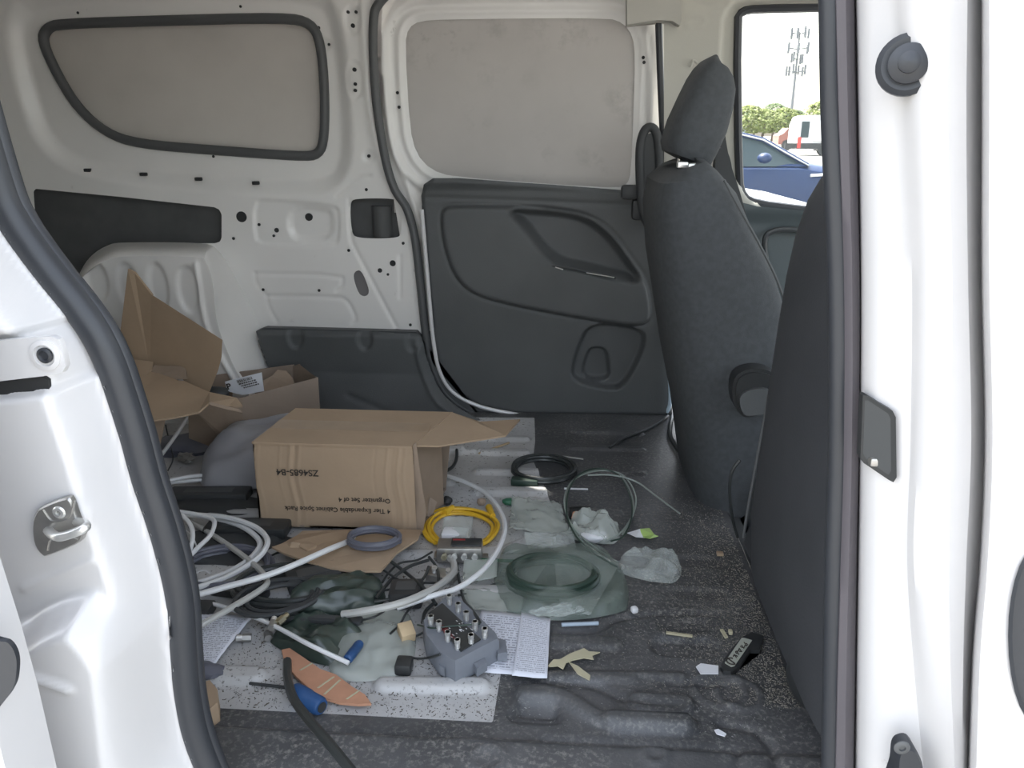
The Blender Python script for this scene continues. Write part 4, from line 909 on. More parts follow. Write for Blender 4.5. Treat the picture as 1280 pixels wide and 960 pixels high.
cable('coax_cable', [(215, 744, .012), (238, 748, .014), (285, 760, .020), (322, 773, .026), (352, 787, .032), (387, 806, .036), (436, 829, .022)], .0034, M['cable_white'], 'thin white cable running diagonally down to the blue grip')
cable('coax_cable', [(428, 768, .030), (455, 764, .040), (490, 757, .048), (520, 747, .048), (550, 731, .038), (566, 716, .028), (567, 704, .022), (562, 697, .02)], .0062, M['cable_grey'], 'cream cable curving up to the metal splitter, cut end on the left')
cable('coax_cable', [(496, 760, .030), (540, 745, .040), (574, 734, .045), (603, 713, .045), (622, 688, .040), (631, 662, .035), (627, 642, .030), (614, 623, .025), (597, 610, .020), (575, 600, .015), (556, 594, .012)], .0046, M['cable_white'], 'long pale cable arcing round the yellow cable coil')
cable('coax_cable', [(180, 610, .03), (199, 604, .03), (235, 596, .03), (272, 593, .03), (312, 592, .03)], .0042, M['cable_white'], 'upper white cable running behind the pile to the grey mailer bag')
cable('coax_cable', [(180, 612, .02), (199, 606, .02), (237, 601, .02), (299, 597, .02), (330, 597, .02)], .0042, M['cable_white'], 'lower white cable just in front of the grey mailer bag')
cable('coax_cable', [(188, 586, .02), (206, 563, .04), (222, 541, .06), (236, 520, .08)], .0045, M['cable_white'], 'stiff white cable leaning out from the torn tall carton')
cable('coax_cable', [(186, 582, .03), (190, 568, .04), (196, 550, .05)], .0042, M['cable_white'], 'short white cable end in front of the torn tall carton')
cable('thin_wire', [(207, 531, .05), (210, 545, .03), (214, 560, .02), (216, 575, .01), (210, 588, .01)], .0016, M['cable_black'], 'thin dark wire bowed beside the stiff white cable', cat='wire')
cable('thin_wire', [(240, 728, .01), (245, 717, .012), (255, 713, .013), (263, 717, .01)], .0012, M['cable_white'], 'tiny white curled wire end on the blue grey coil', cat='wire')
cable('thin_wire', [(214, 656, .03), (228, 660, .03), (240, 670, .03), (247, 686, .02)], .0012, M['cable_white'], 'hair thin wire arcing inside the small white loop', cat='wire')
coil('cable_coil', G(280, 716, .004), .080, .065, .0042, 4.5, M['cable_bluegrey'], 'dark blue grey cable coil under the white double loop', jit=.08, rise=.5, seed=3)
for (x, y, lab) in [(264, 689, 'small round connector beside the blue grey coil'), (341, 779, 'steel connector on the thin white cable above the paper'), (353, 774, 'tarnished brass connector next to the steel connector'), (335, 792, 'short steel connector left of the thin white cable'), (305, 797, 'worn steel connector lying on the printed sheet corner')]:
    zc = .030 if 335 < x < 360 and y < 785 else .009; h = hub('cable_connector', G(x, y, zc), lab, 'connector', None); a = G(x, y, zc); d = Vector((math.cos(x), math.sin(x), .1)).normalized()*.011
    bm = bmesh.new(); cyl(bm, a-d, a+d*.2, .0065, n=6); obj('hex_nut', bm, M['zinc'] if x != 353 else M['brass'], h)
    bm = bmesh.new(); cyl(bm, a+d*.2, a+d, .0050, n=14); obj('sleeve', bm, M['steel'] if x != 353 else M['brass'], h)
# black arc in the foreground, black loop near the carton
cable('power_cable', [(359, 826, .02), (360, 850, .03), (368, 875, .045), (388, 902, .06), (412, 930, .08), (440, 965, .09), (460, 990, .09)], .0062, M['cable_black'], 'thick black cable arching across the sill in the foreground')
cable('power_cable', [(552, 592, .012), (566, 583, .01), (571, 570, .01), (569, 556, .01), (560, 548, .01)], .004, M['cable_black'], 'short black cable bending out behind the big carton')
cable('power_cable', [(840, 520, .012), (838, 545, .01), (858, 575, .01), (885, 600, .01), (905, 625, .01)], .006, M['cable_black'], 'black cable along the floor edge below the driver seat')
cable('power_cable', [(835, 520, .006), (812, 535, .006), (780, 548, .006), (762, 560, .006)], .004, M['cable_black'], 'black cable on the liner running to the far door corner')
cable('thin_wire', [(870, 580, .006), (880, 592, .006), (893, 610, .006)], .0018, M['wire'], 'short pale wire on the floor below the driver seat', cat='wire')
cable('thin_wire', [(905, 600, .03), (910, 588, .06), (920, 577, .09), (926, 574, .10)], .0016, M['wire'], 'short pale wire arching up beside the passenger seat', cat='wire')

# ---- yellow network cable
yc_ = empty('network_cable', G(577, 660, 0), 'bright yellow network cable coiled beside the open end of the carton', 'cable')
cy = G(577, 662, .004)
yl = [(545, 678), (532, 660), (540, 645), (560, 637), (590, 638), (612, 646), (621, 657), (614, 672), (596, 682)]
for k, (dx, dy, sc_, z) in enumerate([(0, 0, 1, .004), (-3, 2, .95, .010), (3, -1, .98, .014), (1, 2, .85, .009), (-2, -1, 1.03, .008)]):
    bm = bmesh.new(); P_ = spline([G(577+(x-577)*sc_+dx, 660+(y-660)*sc_+dy, z) for x, y in yl], 6, k % 2 == 0); tube(bm, P_, .0034, 8, k % 2 == 0); obj('strand', bm, M['yellow'], yc_)
for a, b in (((556, 641), (566, 634)), ((611, 634), (616, 645))):
    bm = bmesh.new(); cyl(bm, G(*a, .014), G(*b, .016), .0075, .006, 10); bx_ = obj('boot', bm, M['yellow'], yc_)
# ---- wall plate with two jacks in a clear bag
jp = empty('jack_plate', G(570, 665, 0), 'white two jack wall box in a clear bag inside the yellow coil', 'wall plate')
c = G(569, 672, .016); bm = bmesh.new(); box(bm, c, (.048, .03, .030), Matrix.Rotation(-.05, 3, 'Z'), .003); obj('housing', bm, M['white'], jp)
for dx in (-.010, .011):
    bm = bmesh.new(); cyl(bm, c+Vector((dx, -.0145, -.002)), c+Vector((dx, -.018, -.002)), .0048, n=12); obj('jack', bm, M['cable_bluegrey'], jp)
sheet('bag', [G(556, 648, .03), G(592, 648, .03), G(588, 676, .035), G(550, 674, .01)], M['film'], jp, .0006, .008, cuts=8)

# ---- F connector posts
def fpost(parent, base, h=.016, r=.0042, ax=(0, 0, 1), m=None):
    m = m or M['steel']; d = Vector(ax).normalized(); b = Vector(base); bm = bmesh.new(); cyl(bm, b, b+d*h, r*.72, n=10); 
    for q in (.25, .4, .55): cyl(bm, b+d*h*q, b+d*h*(q+.06), r*.84, n=10)
    cyl(bm, b+d*h*.72, b+d*h, r, n=6); return obj('coax_port', bm, m, parent)
# ---- silver splitter with many ports
sp_ = empty('signal_splitter', G(575, 690, 0), 'tarnished metal multi port splitter just below the yellow coil', 'splitter')
R = Matrix.Rotation(.06, 3, 'Z'); c = G(575, 688, .020)
bm = bmesh.new(); box(bm, c, (.082, .040, .030), R, .003); obj('housing', bm, M['zinc'], sp_)
bm = bmesh.new(); box(bm, c+Vector((.012, .002, .0165)), (.055, .026, .003), R, .001); obj('label_patch', bm, M['black'], sp_)
bm = bmesh.new(); box(bm, c+Vector((-.002, .007, .0185)), (.022, .004, .001), R); obj('label_stripe', bm, M['redp'], sp_)
for dx in (-.026, -.008, .010, .029): fpost(sp_, c+R @ Vector((dx, -.020, .002)), .016, .0058, (0.05, -1, .25), M['steel'] if dx > -.02 else M['brass'])
for dx in (-.033, .036):
    bm = bmesh.new(); box(bm, c+Vector((dx*1.25, 0, -.012)), (.014, .022, .004), R, .001); obj('tab', bm, M['zinc'], sp_)
# ---- grounding splitter
gs_ = empty('signal_splitter', G(552, 718, 0), 'small flat zinc splitter with two bright ports below the larger one', 'splitter')
c = G(552, 719, .008); R = Matrix.Rotation(-.25, 3, 'Z'); bm = bmesh.new(); box(bm, c, (.055, .030, .012), R, .002); obj('housing', bm, M['zinc'], gs_)
for dx in (-.012, .014): fpost(gs_, c+R @ Vector((dx, -.004, .005)), .013, .0052, (.1, -.2, 1))
bm = bmesh.new(); cyl(bm, G(530, 724, .008), G(523, 738, .01), .0035, n=8); tag(obj('screw_bolt', bm, M['steel']), 'bright bolt lying left of the small zinc splitter', 'bolt')
# ---- clear bag with teal wires
tb = empty('wire_bag', G(602, 716, 0), 'small clear bag holding teal wire beside the pale cable arc', 'bag')
sheet('film', [G(580, 702, .018), G(622, 700, .018), G(621, 724, .01), G(578, 730, .008)], M['film_pale'], tb, .0008, .006, cuts=8, seed=3)
bm = bmesh.new(); tube(bm, spline([G(x, y, .012) for x, y in [(585, 712), (597, 704), (612, 705), (616, 711), (600, 708), (588, 716)]], 5), .0016, 6); obj('wire', bm, mat('teal_wire', (.12, .4, .3), .4), tb)
bm = bmesh.new(); cyl(bm, G(592, 699, .012), G(655, 702, .012), .0030, n=10); tag(obj('green_rod', bm, M['green']), 'dark green rod lying right of the metal splitter', 'rod')
bm = bmesh.new(); box(bm, G(636, 716, .006), (.026, .012, .008), Matrix.Rotation(-.2, 3, 'Z'), .002); tag(obj('metal_clip', bm, M['zinc']), 'small shiny metal clip left of the big bagged coil', 'clip')

# ---- large grey cast amplifier
am = empty('distribution_amplifier', G(580, 800, 0), 'grey cast amplifier block with rows of steel coax ports on the printed sheet', 'amplifier')
HT = .040
base = [(528, 798), (548, 772), (575, 766), (622, 806), (625, 818), (569, 849), (546, 838), (534, 822)]
top = [(528, 776), (554, 748), (572, 745), (621, 792), (624, 800), (569, 829), (549, 818), (532, 795)]
tpv = [G(x, y, HT) for x, y in top]; bsv = [Vector((p.x, p.y, .004)) for p in tpv]; cc = sum(tpv, Vector())/8
ti = [p.lerp(cc, .04)+Vector((0, 0, .002)) for p in tpv]
loft('housing', [bsv, [Vector((p.x, p.y, HT-.003)) for p in tpv], ti], M['amp'], am)
bm = bmesh.new(); pts = [G(x, y, HT+.003) for x, y in [(535, 768), (553, 755), (601, 800), (576, 815)]]; prism(bm, pts, (0, 0, .002)); obj('label_patch', bm, M['black'], am, False)
bm = bmesh.new(); a, b = G(556, 779, HT+.0055), G(580, 800, HT+.0055)
for k in range(5):
    q0 = a.lerp(b, k*.1)+Vector((-.012, -.002*k, 0)); prism(bm, [q0, q0+Vector((.018, -.012, 0)), q0+Vector((.0185, -.0112, 0)), q0+Vector((.0005, .0008, 0))], (0, 0, .0004))
obj('print', bm, M['redp'], am, False)
bm = bmesh.new(); rr = random.Random(2)
for k in range(26):
    q = G(rr.uniform(560, 590), 0+rr.uniform(772, 800), HT+.0055); t_ = rr.uniform(.002, .006); d_ = Vector((.7, -.6, 0)); prism(bm, [q, q+d_*t_, q+d_*t_+Vector((.0008, .0008, 0)), q+Vector((.0008, .0008, 0))], (0, 0, .0003))
o = obj('small_print', bm, M['white'], am, False); o['kind'] = 'stuff'
for x, y in [(562, 757), (573, 767), (583, 778), (594, 790), (606, 799), (539, 783), (549, 790), (560, 803), (572, 813), (589, 807)]:
    fpost(am, G(x, y, HT), .019, .0048)
for pts in ([(619, 797), (632, 800), (634, 815), (622, 817)], [(592, 829), (606, 822), (609, 828), (596, 836)], [(548, 822), (556, 826), (556, 836), (549, 832)], [(552, 748), (566, 744), (566, 752), (554, 756)]):
    bm = bmesh.new(); prism(bm, [G(x, y, .024) for x, y in pts], (0, 0, -.014)); obj('mounting_tab', bm, M['amp'], am, False)
bm = bmesh.new(); q = W(586, 821, G(586, 824, HT*.5).y-.012); box(bm, q, (.010, .002, .005), Matrix.Rotation(.5, 3, 'Z')); obj('label_patch', bm, M['plate'], am)
cable('thin_wire', [(522, 781, .03), (540, 785, .045), (560, 783, .05), (585, 781, .052), (600, 780, .05)], .0013, M['cable_glare_green'], 'thin wire lying across the top of the grey amplifier', cat='wire')
cable('thin_wire', [(571, 705, .012), (575, 730, .010), (580, 750, .02), (592, 765, .04), (600, 778, .045)], .0024, M['cable_black'], 'black cable dropping from the splitter to the amplifier', cat='cable')
cable('thin_wire', [(550, 818, .045), (538, 822, .02), (520, 823, .008), (506, 818, .006), (504, 806, .006), (515, 798, .006), (530, 790, .01)], .0018, M['cable_black'], 'thin black wire looping left of the grey amplifier', cat='wire')
cable('thin_wire', [(572, 744, .006), (595, 741, .006), (618, 730, .006), (645, 722, .006)], .0022, M['cable_black'], 'black cable running right from the amplifier towards the bagged coil', cat='cable')
bm = bmesh.new(); box(bm, G(505, 832, .010), (.024, .026, .018), None, .003); tag(obj('black_block', bm, M['black']), 'small black block left of the grey amplifier', 'block')
bm = bmesh.new(); box(bm, G(508, 790, .02), (.022, .026, .018), Matrix.Rotation(.5, 3, 'Z') @ Matrix.Rotation(.3, 3, 'X'), .001); tag(obj('wood_block', bm, M['wood']), 'small pale wooden block on the clear bag left of the amplifier', 'block')

# ---- paper sheets
o = sheet('paper_sheet', [G(602, 764, .006), G(688, 774, .006), G(684, 848, .004), G(575, 838, .004)], M['paper'], None, .0006, .0025, cuts=12, seed=2); tag(o, 'white printed sheet under the right side of the grey amplifier', 'paper')
o = sheet('paper_sheet', [G(652, 765, .010), G(688, 774, .010), G(684, 849, .008), G(640, 846, .010)], M['paper2'], None, .0006, .002, cuts=10, seed=6); tag(o, 'folded outer leaf of the printed sheet with a drawing, right of the amplifier', 'paper')
o = sheet('paper_sheet', [G(225, 768, .008), G(317, 771, .008), G(268, 834, .006), G(225, 836, .006)], M['paper'], None, .0006, .004, cuts=12, seed=5); tag(o, 'white printed sheet lying by the left black door seal', 'paper')

# ---- black coils and adapters
coil('cable_coil', G(680, 592, .004), .068, .065, .0042, 6, M['cable_black'], 'black cable coil lying across the white and black floor', jit=.06, rise=.45, seed=2)
bm = bmesh.new(); box(bm, G(656, 602, .012), (.06, .022, .016), Matrix.Rotation(-.1, 3, 'Z'), .003); tag(obj('adapter_plug', bm, M['cable_glare_green']), 'dark green block on the left end of the black coil', 'plug')
tw_ = empty('thin_cable_coil', G(745, 655, 0), 'springy coil of thin pale wire with a metal connector', 'cable coil')
lp = [(772, 706, .006), (745, 690, .010), (722, 670, .02), (709, 645, .03), (709, 618, .04), (722, 596, .04), (748, 587, .03), (775, 594, .02), (790, 620, .015), (790, 645, .012), (778, 668, .010), (762, 676, .012)]
for k, (dx, dy) in enumerate([(0, 0), (4, -3), (-2, 3)]):
    bm = bmesh.new(); tube(bm, spline([G(x+dx*math.sin(i), y+dy*math.cos(i*.7), z+.003*k) for i, (x, y, z) in enumerate(lp)][:None if k else -1], 7), .0018, 6); obj('strand', bm, M['wire'] if k != 2 else M['cable_glare_green'], tw_)
bm = bmesh.new(); tube(bm, spline([G(x, y, z) for x, y, z in [(735, 594, .03), (765, 594, .03), (795, 602, .02), (820, 620, .01), (850, 642, .006)]], 6), .0018, 6); obj('tail', bm, M['wire'], tw_)
bm = bmesh.new(); a, b = G(764, 702, .008), G(779, 710, .008); cyl(bm, a, a.lerp(b, .55), .0036, n=10); cyl(bm, a.lerp(b, .55), b, .0052, n=6); obj('end_connector', bm, M['steel'], tw_)
coil('cable_coil', G(362, 742, .004), .085, .055, .005, 5, M['cable_black'], 'black power cord coil among the clutter left of the dark bag', jit=.14, rise=.5, seed=5)
coil('cable_coil', G(350, 752, .02), .060, .045, .0042, 3, M['blackm'], 'charcoal cord coil on top of the black power cord coil', jit=.18, rise=.5, seed=8, ang=.4)
for i, (x, y, s, rz, lab) in enumerate([(508, 742, (.055, .050, .030), .1, 'dark square power adapter above the cream cable'), (392, 722, (.09, .05, .028), .5, 'black power adapter under the torn flat cardboard'), (310, 660, (.16, .05, .022), .05, 'long black plastic case behind the white double loop'),
                                        (262, 618, (.17, .045, .020), .08, 'dark flat case in front of the two white cables'), (225, 760, (.11, .03, .018), 0, 'black bar near the door seal above the printed sheet'), (395, 776, (.15, .018, .016), -.03, 'black handle bar lying above the dark green bag'),
                                        (300, 740, (.10, .022, .014), -.12, 'thin black strip under the lowest white cable')]):
    a_ = empty('power_adapter' if i < 2 else 'plastic_case', G(x, y, .004), lab, 'adapter' if i < 2 else 'case')
    R = Matrix.Rotation(rz, 3, 'Z'); c = G(x, y, s[2]/2+.003); bm = bmesh.new(); box(bm, c, s, R, min(s)*.18); obj('housing', bm, M['blackm'] if i % 2 else M['black'], a_)
    bm = bmesh.new(); box(bm, c+Vector((0, 0, s[2]/2+.0002)), (s[0]*.6, s[1]*.5, .001), R); obj('lid_panel', bm, M['trim2'], a_)
rr = random.Random(11)
cords = [[(540, 690), (522, 700), (500, 704), (486, 716), (478, 728)], [(536, 700), (512, 708), (492, 722), (480, 735), (470, 748)], [(486, 700), (505, 714), (522, 728), (536, 742), (545, 756)], [(478, 712), (500, 726), (516, 738), (528, 748)],
         [(536, 696), (545, 708), (548, 722), (546, 738), (540, 748)], [(470, 740), (495, 735), (520, 729), (560, 729)], [(468, 752), (490, 748), (512, 738), (530, 722), (536, 708)], [(330, 700), (350, 690), (370, 694), (388, 710), (402, 735), (412, 752)],
         [(400, 700), (388, 725), (378, 748), (360, 768)], [(420, 770), (445, 775), (465, 772), (480, 764)], [(345, 765), (325, 745), (330, 720), (350, 708), (372, 712)], [(520, 752), (508, 766), (500, 780), (488, 792)], [(545, 752), (532, 764), (528, 778)]]
names = ['topmost black cord under the splitter', 'second black cord below the splitter', 'black cord crossing diagonally to the amplifier', 'lower diagonal black cord by the square adapter', 'black cord hooked around the small zinc splitter', 'straight black cord level with the square adapter',
         'bent black cord between dark bag and splitter', 'long black cord over the left power coil', 'black cord dropping from the torn cardboard', 'black cord just below the cut cream cable end', 'black cord loop at the left of the power coil', 'black cord running down to the pale bag', 'short black cord beside the amplifier corner']
for P_, nm in zip(cords, names):
    z = rr.uniform(.012, .03); cable('loose_cable', [(x, y, z+rr.uniform(-.006, .006)) for x, y in P_], rr.choice([.002, .0026, .003]), M['cable_black'], nm, cat='cord')

# ---- bags
pouch('plastic_bag', G(422, 752, .0), .080, .048, .030, M['film_dark'], 'dark green plastic bag bunched below the torn cardboard', 'bag', .3, 7, amp=.14)
pouch('plastic_bag', G(400, 800, .0), .075, .05, .018, M['film_dark'], 'flat dark green bag under the thin white cable', 'bag', -.4, 9, amp=.3)
pouch('plastic_bag', G(466, 806, .0), .066, .085, .014, M['film_pale'], 'crumpled pale clear bag between the blue grip and the amplifier', 'bag', .2, 12, amp=.22)
bb_ = empty('coil_bag', G(700, 730, 0), 'large clear bag holding a black cable coil on the black floor', 'bag')
coil('coil', G(690, 730, .003), .075, .058, .0052, 5, M['cable_glare_green'], '', jit=.05, rise=.7, parent=bb_)
o = pouch('bag', G(700, 728, .0), .115, .115, .030, M['film_glare'], '', '', .15, 4, amp=.18, parent=bb_)
sheet('bag_neck', [G(690, 680, .012), G(775, 706, .006), G(738, 772, .004), G(700, 768, .01)], M['film'], bb_, .0006, .008, cuts=12, seed=3)
sheet('bag_seal', [G(660, 766, .014), G(722, 752, .016), G(730, 768, .008), G(672, 776, .008)], M['film'], bb_, .0006, .010, cuts=12, seed=7)
pouch('clear_bag', G(812, 712, .0), .056, .042, .022, M['film'], 'crumpled clear plastic bag right of the thin wire coil', 'bag', -.3, 15, amp=.3)
sb_ = empty('parts_bag', G(742, 666, 0), 'clear bag with white plastic part inside the thin wire coil', 'bag')
pouch('bag', G(742, 668, .0), .052, .040, .028, M['film_pale'], '', '', -.2, 19, amp=.25, parent=sb_)
lump('part', G(742, 670, .012), (.026, .018, .010), M['white'], seed=4, parent=sb_)
o = sheet('clear_sheet', [G(640, 625, .010), G(700, 632, .010), G(712, 672, .008), G(636, 668, .008)], M['film_pale'], None, .0006, .012, cuts=14, seed=8); tag(o, 'wrinkled translucent film sheet right of the yellow coil', 'plastic film')
o = sheet('clear_sheet', [G(655, 672, .010), G(715, 668, .010), G(720, 688, .008), G(660, 692, .008)], M['film'], None, .0006, .012, cuts=14, seed=18); tag(o, 'shiny torn film strip above the bagged black coil', 'plastic film')
o = sheet('clear_sheet', [G(575, 740, .004), G(660, 735, .004), G(650, 768, .004), G(590, 764, .004)], M['film_pale'], None, .0005, .005, cuts=12, seed=28); tag(o, 'dusty translucent film behind the printed sheet', 'plastic film')
o = sheet('black_wrapper', [G(712, 635, .006), G(738, 634, .006), G(737, 651, .006), G(711, 650, .006)], M['black'], None, .002, .002, cuts=4); tag(o, 'black packet with orange mark inside the thin wire coil', 'packet')
bm = bmesh.new(); prism(bm, [G(x, y, .012) for x, y in [(716, 640), (722, 639), (719, 648), (714, 648)]], (0, 0, .0006)); k_ = obj('mark', bm, M['terra'], o, False)

# ---- blue grips, tools
for (a, b, r_, lab) in [((434, 825), (450, 804), .0075, 'blue plastic grip at the end of the thin white cable'), ((367, 864), (402, 884), .013, 'short thick blue tube on the white floor beside the orange card strip')]:
    h = hub('blue_tube', G(*a, r_), lab, 'tube'); zz_ = .022 if r_ < .01 else r_+.001; A_, B_ = G(*a, zz_), G(*b, zz_); bm = bmesh.new(); lathe(bm, A_, [(0, 0), (r_*.6, 0), (r_*.94, .002), (r_, .006), (r_, (B_-A_).length*.5), (r_*.94, (B_-A_).length*.52), (r_*.97, (B_-A_).length-.004), (r_*.8, (B_-A_).length), (0, (B_-A_).length)], B_-A_, 18); obj('body', bm, M['blue'], h)
    bm = bmesh.new(); d = (B_-A_).normalized(); cyl(bm, B_-d*.002, B_+d*.0015, r_*.55, n=14); obj('end_hole', bm, M['hole'], h)
bm = bmesh.new(); cyl(bm, G(312, 854, .003), G(372, 861, .003), .0022, n=8); tag(obj('black_rod', bm, M['blackm']), 'thin black rod on the white floor left of the blue tube', 'rod')
bm = bmesh.new(); cyl(bm, G(702, 781, .006), G(748, 779, .006), .0034, n=10); tag(obj('pale_rod', bm, mat('pale_blue_rod', (.35, .42, .5), .4)), 'pale blue grey rod at the corner of the printed sheet', 'rod')
bm = bmesh.new(); box(bm, G(618, 560, .004), (.004, .10, .004), Matrix.Rotation(-.75, 3, 'Z')); tag(obj('wood_strip', bm, M['wood']), 'thin split wooden strip below the long carton flap', 'wood strip')
bm = bmesh.new(); box(bm, G(720, 611, .005), (.052, .003, .003)); tag(obj('white_tie', bm, M['white']), 'short white tie inside the top of the thin wire coil', 'cable tie')
bm = bmesh.new(); box(bm, G(715, 572, .004), (.055, .003, .003), Matrix.Rotation(-.25, 3, 'Z')); tag(obj('white_tie', bm, M['cable_grey']), 'pale tie lying on the liner behind the thin wire coil', 'cable tie')
# orange brown strip with pale bars
os_ = empty('card_strip', G(405, 845, 0), 'torn orange brown card strip with pale lines at the floor front', 'cardboard')
out = [(352, 812), (362, 810), (380, 822), (400, 836), (420, 843), (440, 858), (456, 868), (464, 879), (448, 880), (425, 878), (404, 872), (386, 860), (370, 845), (356, 830)]
bm = bmesh.new(); prism(bm, [G(x, y, .012) for x, y in out], (0, 0, -.004)); obj('card', bm, M['terra'], os_, False)
for (a, b) in [((374, 838), (389, 829)), ((396, 860), (416, 846)), ((404, 868), (424, 850)), ((432, 874), (448, 863))]:
    bm = bmesh.new(); p, q = G(*a, .0125), G(*b, .0125); prism(bm, [p, q, q+Vector((.003, 0, 0)), p+Vector((.003, 0, 0))], (0, 0, .0006)); obj('pale_line', bm, M['straw'], os_, False)
# small carton scrap by the seal
bm = bmesh.new(); prism(bm, [G(x, y, .035) for x, y in [(243, 856), (262, 850), (272, 862), (272, 878), (262, 886), (250, 878)]], (0, 0, -.03)); tag(obj('carton_scrap', bm, M['card'], None, False), 'small folded brown carton at the foot of the left door seal', 'cardboard')
lump('black_rag', G(250, 838, .012), (.035, .018, .010), M['cable_bluegrey'], 'dark blue grey rag under the left printed sheet', 'rag', 6)
# ---- scraps right
bm = bmesh.new(); prism(bm, [G(x, y, .008) for x, y in [(685, 832), (692, 824), (700, 824), (712, 817), (730, 810), (736, 814), (750, 815), (740, 819), (742, 824), (730, 822), (716, 825), (708, 828), (704, 836), (697, 832), (688, 833)]], (0, 0, -.0015)); tag(obj('masking_scrap', bm, M['straw'], None, False), 'torn straw coloured masking scrap right of the printed sheet', 'paper scrap')
bm = bmesh.new(); prism(bm, [G(x, y, .007) for x, y in [(711, 827), (722, 832), (738, 844), (737, 850), (722, 842)]], (0, 0, -.0015)); tag(obj('masking_scrap', bm, M['straw'], None, False), 'narrow straw coloured sliver hanging below the larger masking scrap', 'paper scrap')
bm = bmesh.new(); prism(bm, [G(x, y, .006) for x, y in [(870, 833), (876, 829), (898, 832), (898, 842), (876, 842)]], (0, 0, -.0015)); tag(obj('label_scrap', bm, M['plate'], None, False), 'white torn label left of the black key tag', 'paper scrap')
bm = bmesh.new(); prism(bm, [G(x, y, .006) for x, y in [(893, 912), (898, 911), (908, 917), (906, 920), (896, 917)]], (0, 0, -.0015)); tag(obj('label_scrap', bm, M['plate'], None, False), 'crumpled white scrap at the front right of the liner', 'paper scrap')
bm = bmesh.new(); box(bm, G(793, 762, .007), (.011, .011, .010), Matrix.Rotation(.4, 3, 'Z'), .003); tag(obj('white_cube', bm, M['white']), 'tiny white plastic cube alone on the black liner', 'plastic bit')
bm = bmesh.new(); box(bm, G(900, 692, .006), (.012, .010, .006), None, .001); tag(obj('wood_chip', bm, M['card']), 'pinkish square chip near the passenger seat edge', 'chip')
bm = bmesh.new(); box(bm, G(913, 790, .006), (.006, .008, .006), None, .001); tag(obj('wood_chip', bm, M['straw']), 'pale square chip just above the black key tag', 'chip')
bm = bmesh.new(); box(bm, G(905, 792, .004), (.005, .020, .003), Matrix.Rotation(.2, 3, 'Z')); tag(obj('wood_sliver', bm, M['straw']), 'cream sliver beside the pale chip above the key tag', 'chip')
bm = bmesh.new(); box(bm, G(849, 793, .004), (.040, .004, .003), Matrix.Rotation(-.15, 3, 'Z')); tag(obj('wood_sliver', bm, M['straw']), 'long cream sliver above the oval floor recess', 'chip')
lw = empty('lime_wrapper', G(800, 666, 0), 'white and lime green foil scrap right of the thin wire coil', 'wrapper')
for pts, m_ in (([(784, 666), (800, 661), (806, 672), (795, 671)], M['plate']), ([(802, 671), (800, 661), (812, 660), (818, 668), (823, 670), (812, 673)], M['lime'])):
    bm = bmesh.new(); prism(bm, [G(x, y, .010 if i % 2 else .004) for i, (x, y) in enumerate(pts)], (0, 0, -.001)); obj('foil', bm, m_, lw, False)
lump('green_bit', G(636, 627, .008), (.014, .010, .008), M['green'], 'small dark green crumpled bit above the yellow coil', 'plastic bit', 2)
lump('brown_bit', G(602, 627, .008), (.010, .009, .008), M['card_dark'], 'small brown bit next to the pale cable arc', 'plastic bit', 3)
lump('blue_bit', G(676, 635, .006), (.010, .006, .006), M['cable_bluegrey'], 'small dark blue crumpled bit on the film sheet', 'plastic bit', 5)
lump('black_bit', G(559, 626, .010), (.010, .010, .010), M['black'], 'black lump at the left of the yellow coil', 'plastic bit', 7)
lump('black_bit', G(534, 642, .010), (.012, .012, .010), M['black'], 'black lump by the torn lower corner of the carton', 'plastic bit', 8)
lump('tan_bit', G(368, 684, .028), (.014, .012, .010), M['card'], 'round tan knob in the notch of the torn cardboard', 'knob', 9)
lump('grey_rag', G(230, 560, .0), (.085, .06, .03), M['cable_bluegrey'], 'grey crumpled rag behind the stiff white cable', 'rag', 12, amp=.35)
lump('fastener_pile', G(232, 572, .014), (.02, .015, .010), M['zinc'], 'cluster of small steel fittings in front of the grey rag', 'fittings', 14, amp=.8, fq=5)
lump('silver_bag', G(405, 527, .008), (.030, .018, .012), M['film'], 'shiny clear scrap against the charcoal kick panel', 'plastic scrap', 15, amp=.6, fq=4)
lump('dark_rag', G(290, 680, .0), (.10, .08, .016), M['blackm'], 'dark flat cloth under the white double loop', 'cloth', 16, amp=.35)
lump('dark_rag', G(270, 632, .0), (.12, .05, .014), M['blackm'], 'dark flat cloth behind the white double loop', 'cloth', 17, amp=.35)
# ---- black key tag with pale plate
kt = empty('key_tag', G(925, 812, 0), 'black strap tag with a pale engraved plate near the seat edge', 'tag')
ko = [(901, 832), (906, 822), (926, 797), (940, 790), (955, 795), (950, 812), (938, 812), (925, 832), (914, 840), (904, 838)]
bm = bmesh.new(); prism(bm, [G(x, y, .010) for x, y in ko], (0, 0, -.007)); obj('strap', bm, M['black'], kt, False)
kp = [G(x, y, .0108) for x, y in [(906, 829), (909, 824), (927, 798), (930, 798), (940, 801), (918, 833), (914, 834)]]
bm = bmesh.new(); prism(bm, kp, (0, 0, .0012)); obj('plate', bm, mat('pale_plate', (.42, .44, .38), .45), kt, False)
ax_ = (G(933, 801, .012)-G(912, 831, .012)); ang = math.atan2(ax_.y, ax_.x)
bm = bmesh.new()
cE = G(914.5, 826.5, .0125)
def arc(c, r, a0, a1, n=10): return [c+Vector((math.cos(a0+(a1-a0)*k/n)*r, math.sin(a0+(a1-a0)*k/n)*r, 0)) for k in range(n+1)]
tube(bm, arc(cE, .0072, ang-2.0, ang-2.0-4.2+.0, 12), .0011, 5); tube(bm, [cE+Vector((.006*math.cos(ang+1.2), .006*math.sin(ang+1.2), 0))*-1, cE+Vector((.006*math.cos(ang+1.2), .006*math.sin(ang+1.2), 0))], .0011, 5)
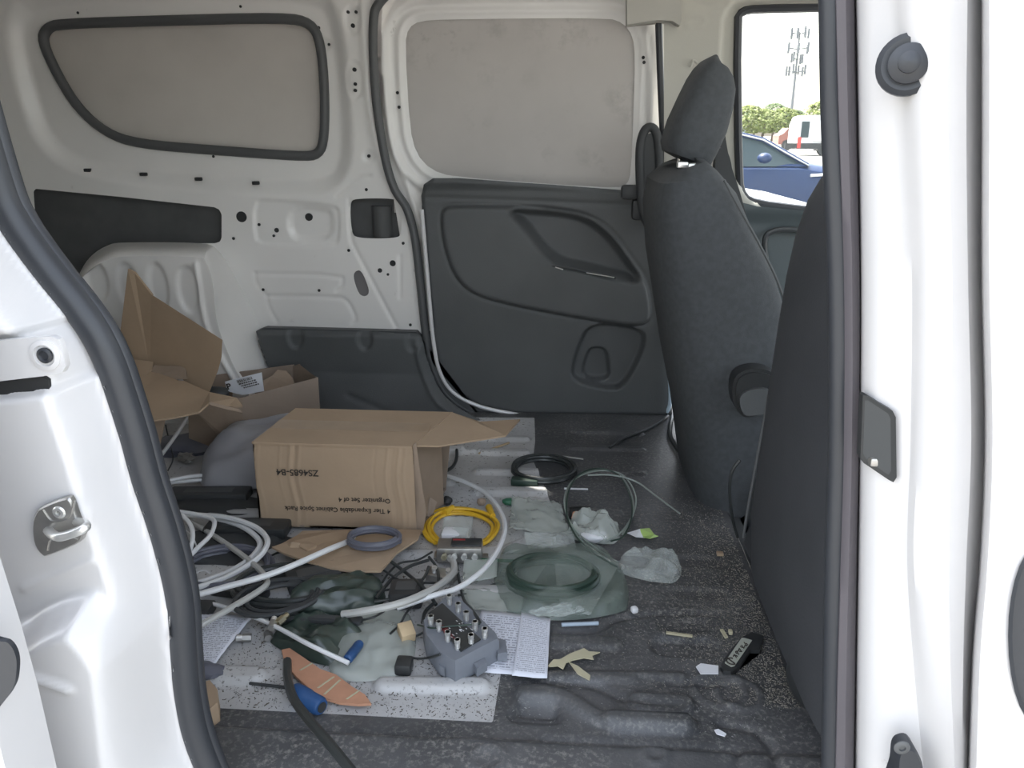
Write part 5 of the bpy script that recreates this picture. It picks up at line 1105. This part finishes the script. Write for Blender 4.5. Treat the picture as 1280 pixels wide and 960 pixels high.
for k in range(5):
    p = G(919, 820, .0125).lerp(G(933, 803, .0125), k/4.5); s = .004*(1 if k % 2 else -1); q = Vector((math.cos(ang+.8)*.004, math.sin(ang+.8)*.004, 0))
    tube(bm, arc(p+Vector((0, s*.3, 0)), .003, k, k+3.4, 6), .0008, 5); tube(bm, [p-q, p+q], .0008, 5)
obj('engraving', bm, M['ink'], kt)

# ---- loose crumbs and chips (nobody could count them)
rr = random.Random(5); vs = []; fs = []
def chip(x, y, z, s):
    a = rr.uniform(0, PI); L = s*rr.uniform(.6, 2.6); w_ = s*rr.uniform(.25, .7); t = s*rr.uniform(.2, .5); c, sn = math.cos(a), math.sin(a); b = len(vs)
    for u, v, h in ((-L, -w_, 0), (L, -w_*.5, 0), (L*.7, w_, 0), (-L*.8, w_*.8, 0), (0, 0, t+.0006)): vs.append((x+u*c-v*sn, y+u*sn+v*c, z+h))
    fs.extend([(b, b+1, b+4), (b+1, b+2, b+4), (b+2, b+3, b+4), (b+3, b, b+4)])
def scatter(name, m, n, fx, smin, smax):
    vs.clear(); fs.clear()
    while len(vs)//5 < n:
        x, y = fx()
        if -2 < x < .335 and .8 < y < 2.0: chip(x, y, .0012, rr.uniform(smin, smax))
    o = raw(name, vs, fs, m, None, False); o['kind'] = 'stuff'; return o
def edge(): return .345-abs(rr.gauss(0, .085)), .88+abs(rr.gauss(0, .33))
o = scatter('wood_crumbs', mat('crumbs_tan', (.30, .28, .235), .9, var=.5, vscale=60), 6500, edge, .0004, .0012); tag(o, 'tan wood crumbs strewn along the floor edge by the seats', 'debris')
o = scatter('dust_flecks', mat('flecks_grey', (.30, .30, .29), .9, var=.4, vscale=60), 2600, lambda: (rr.uniform(-.1, .34), rr.uniform(.82, 1.9)), .0004, .0010); tag(o, 'pale grey flecks over the black liner', 'debris')
def whitef():
    return rr.uniform(-.55, -.08), .83+abs(rr.gauss(0, .22))
o = scatter('dirt_grains', mat('grains_dark', (.12, .10, .08), .9, var=.5, vscale=50), 3600, whitef, .0003, .0012); tag(o, 'dark dirt grains on the white floor at the front', 'debris')
o = scatter('dry_leaf_bits', mat('bits_dark', (.10, .085, .06), .9), 900, lambda: (rr.uniform(-.7, -.08), rr.uniform(.83, 1.95)), .0008, .0022); tag(o, 'dark bits strewn over the rear white floor', 'debris')
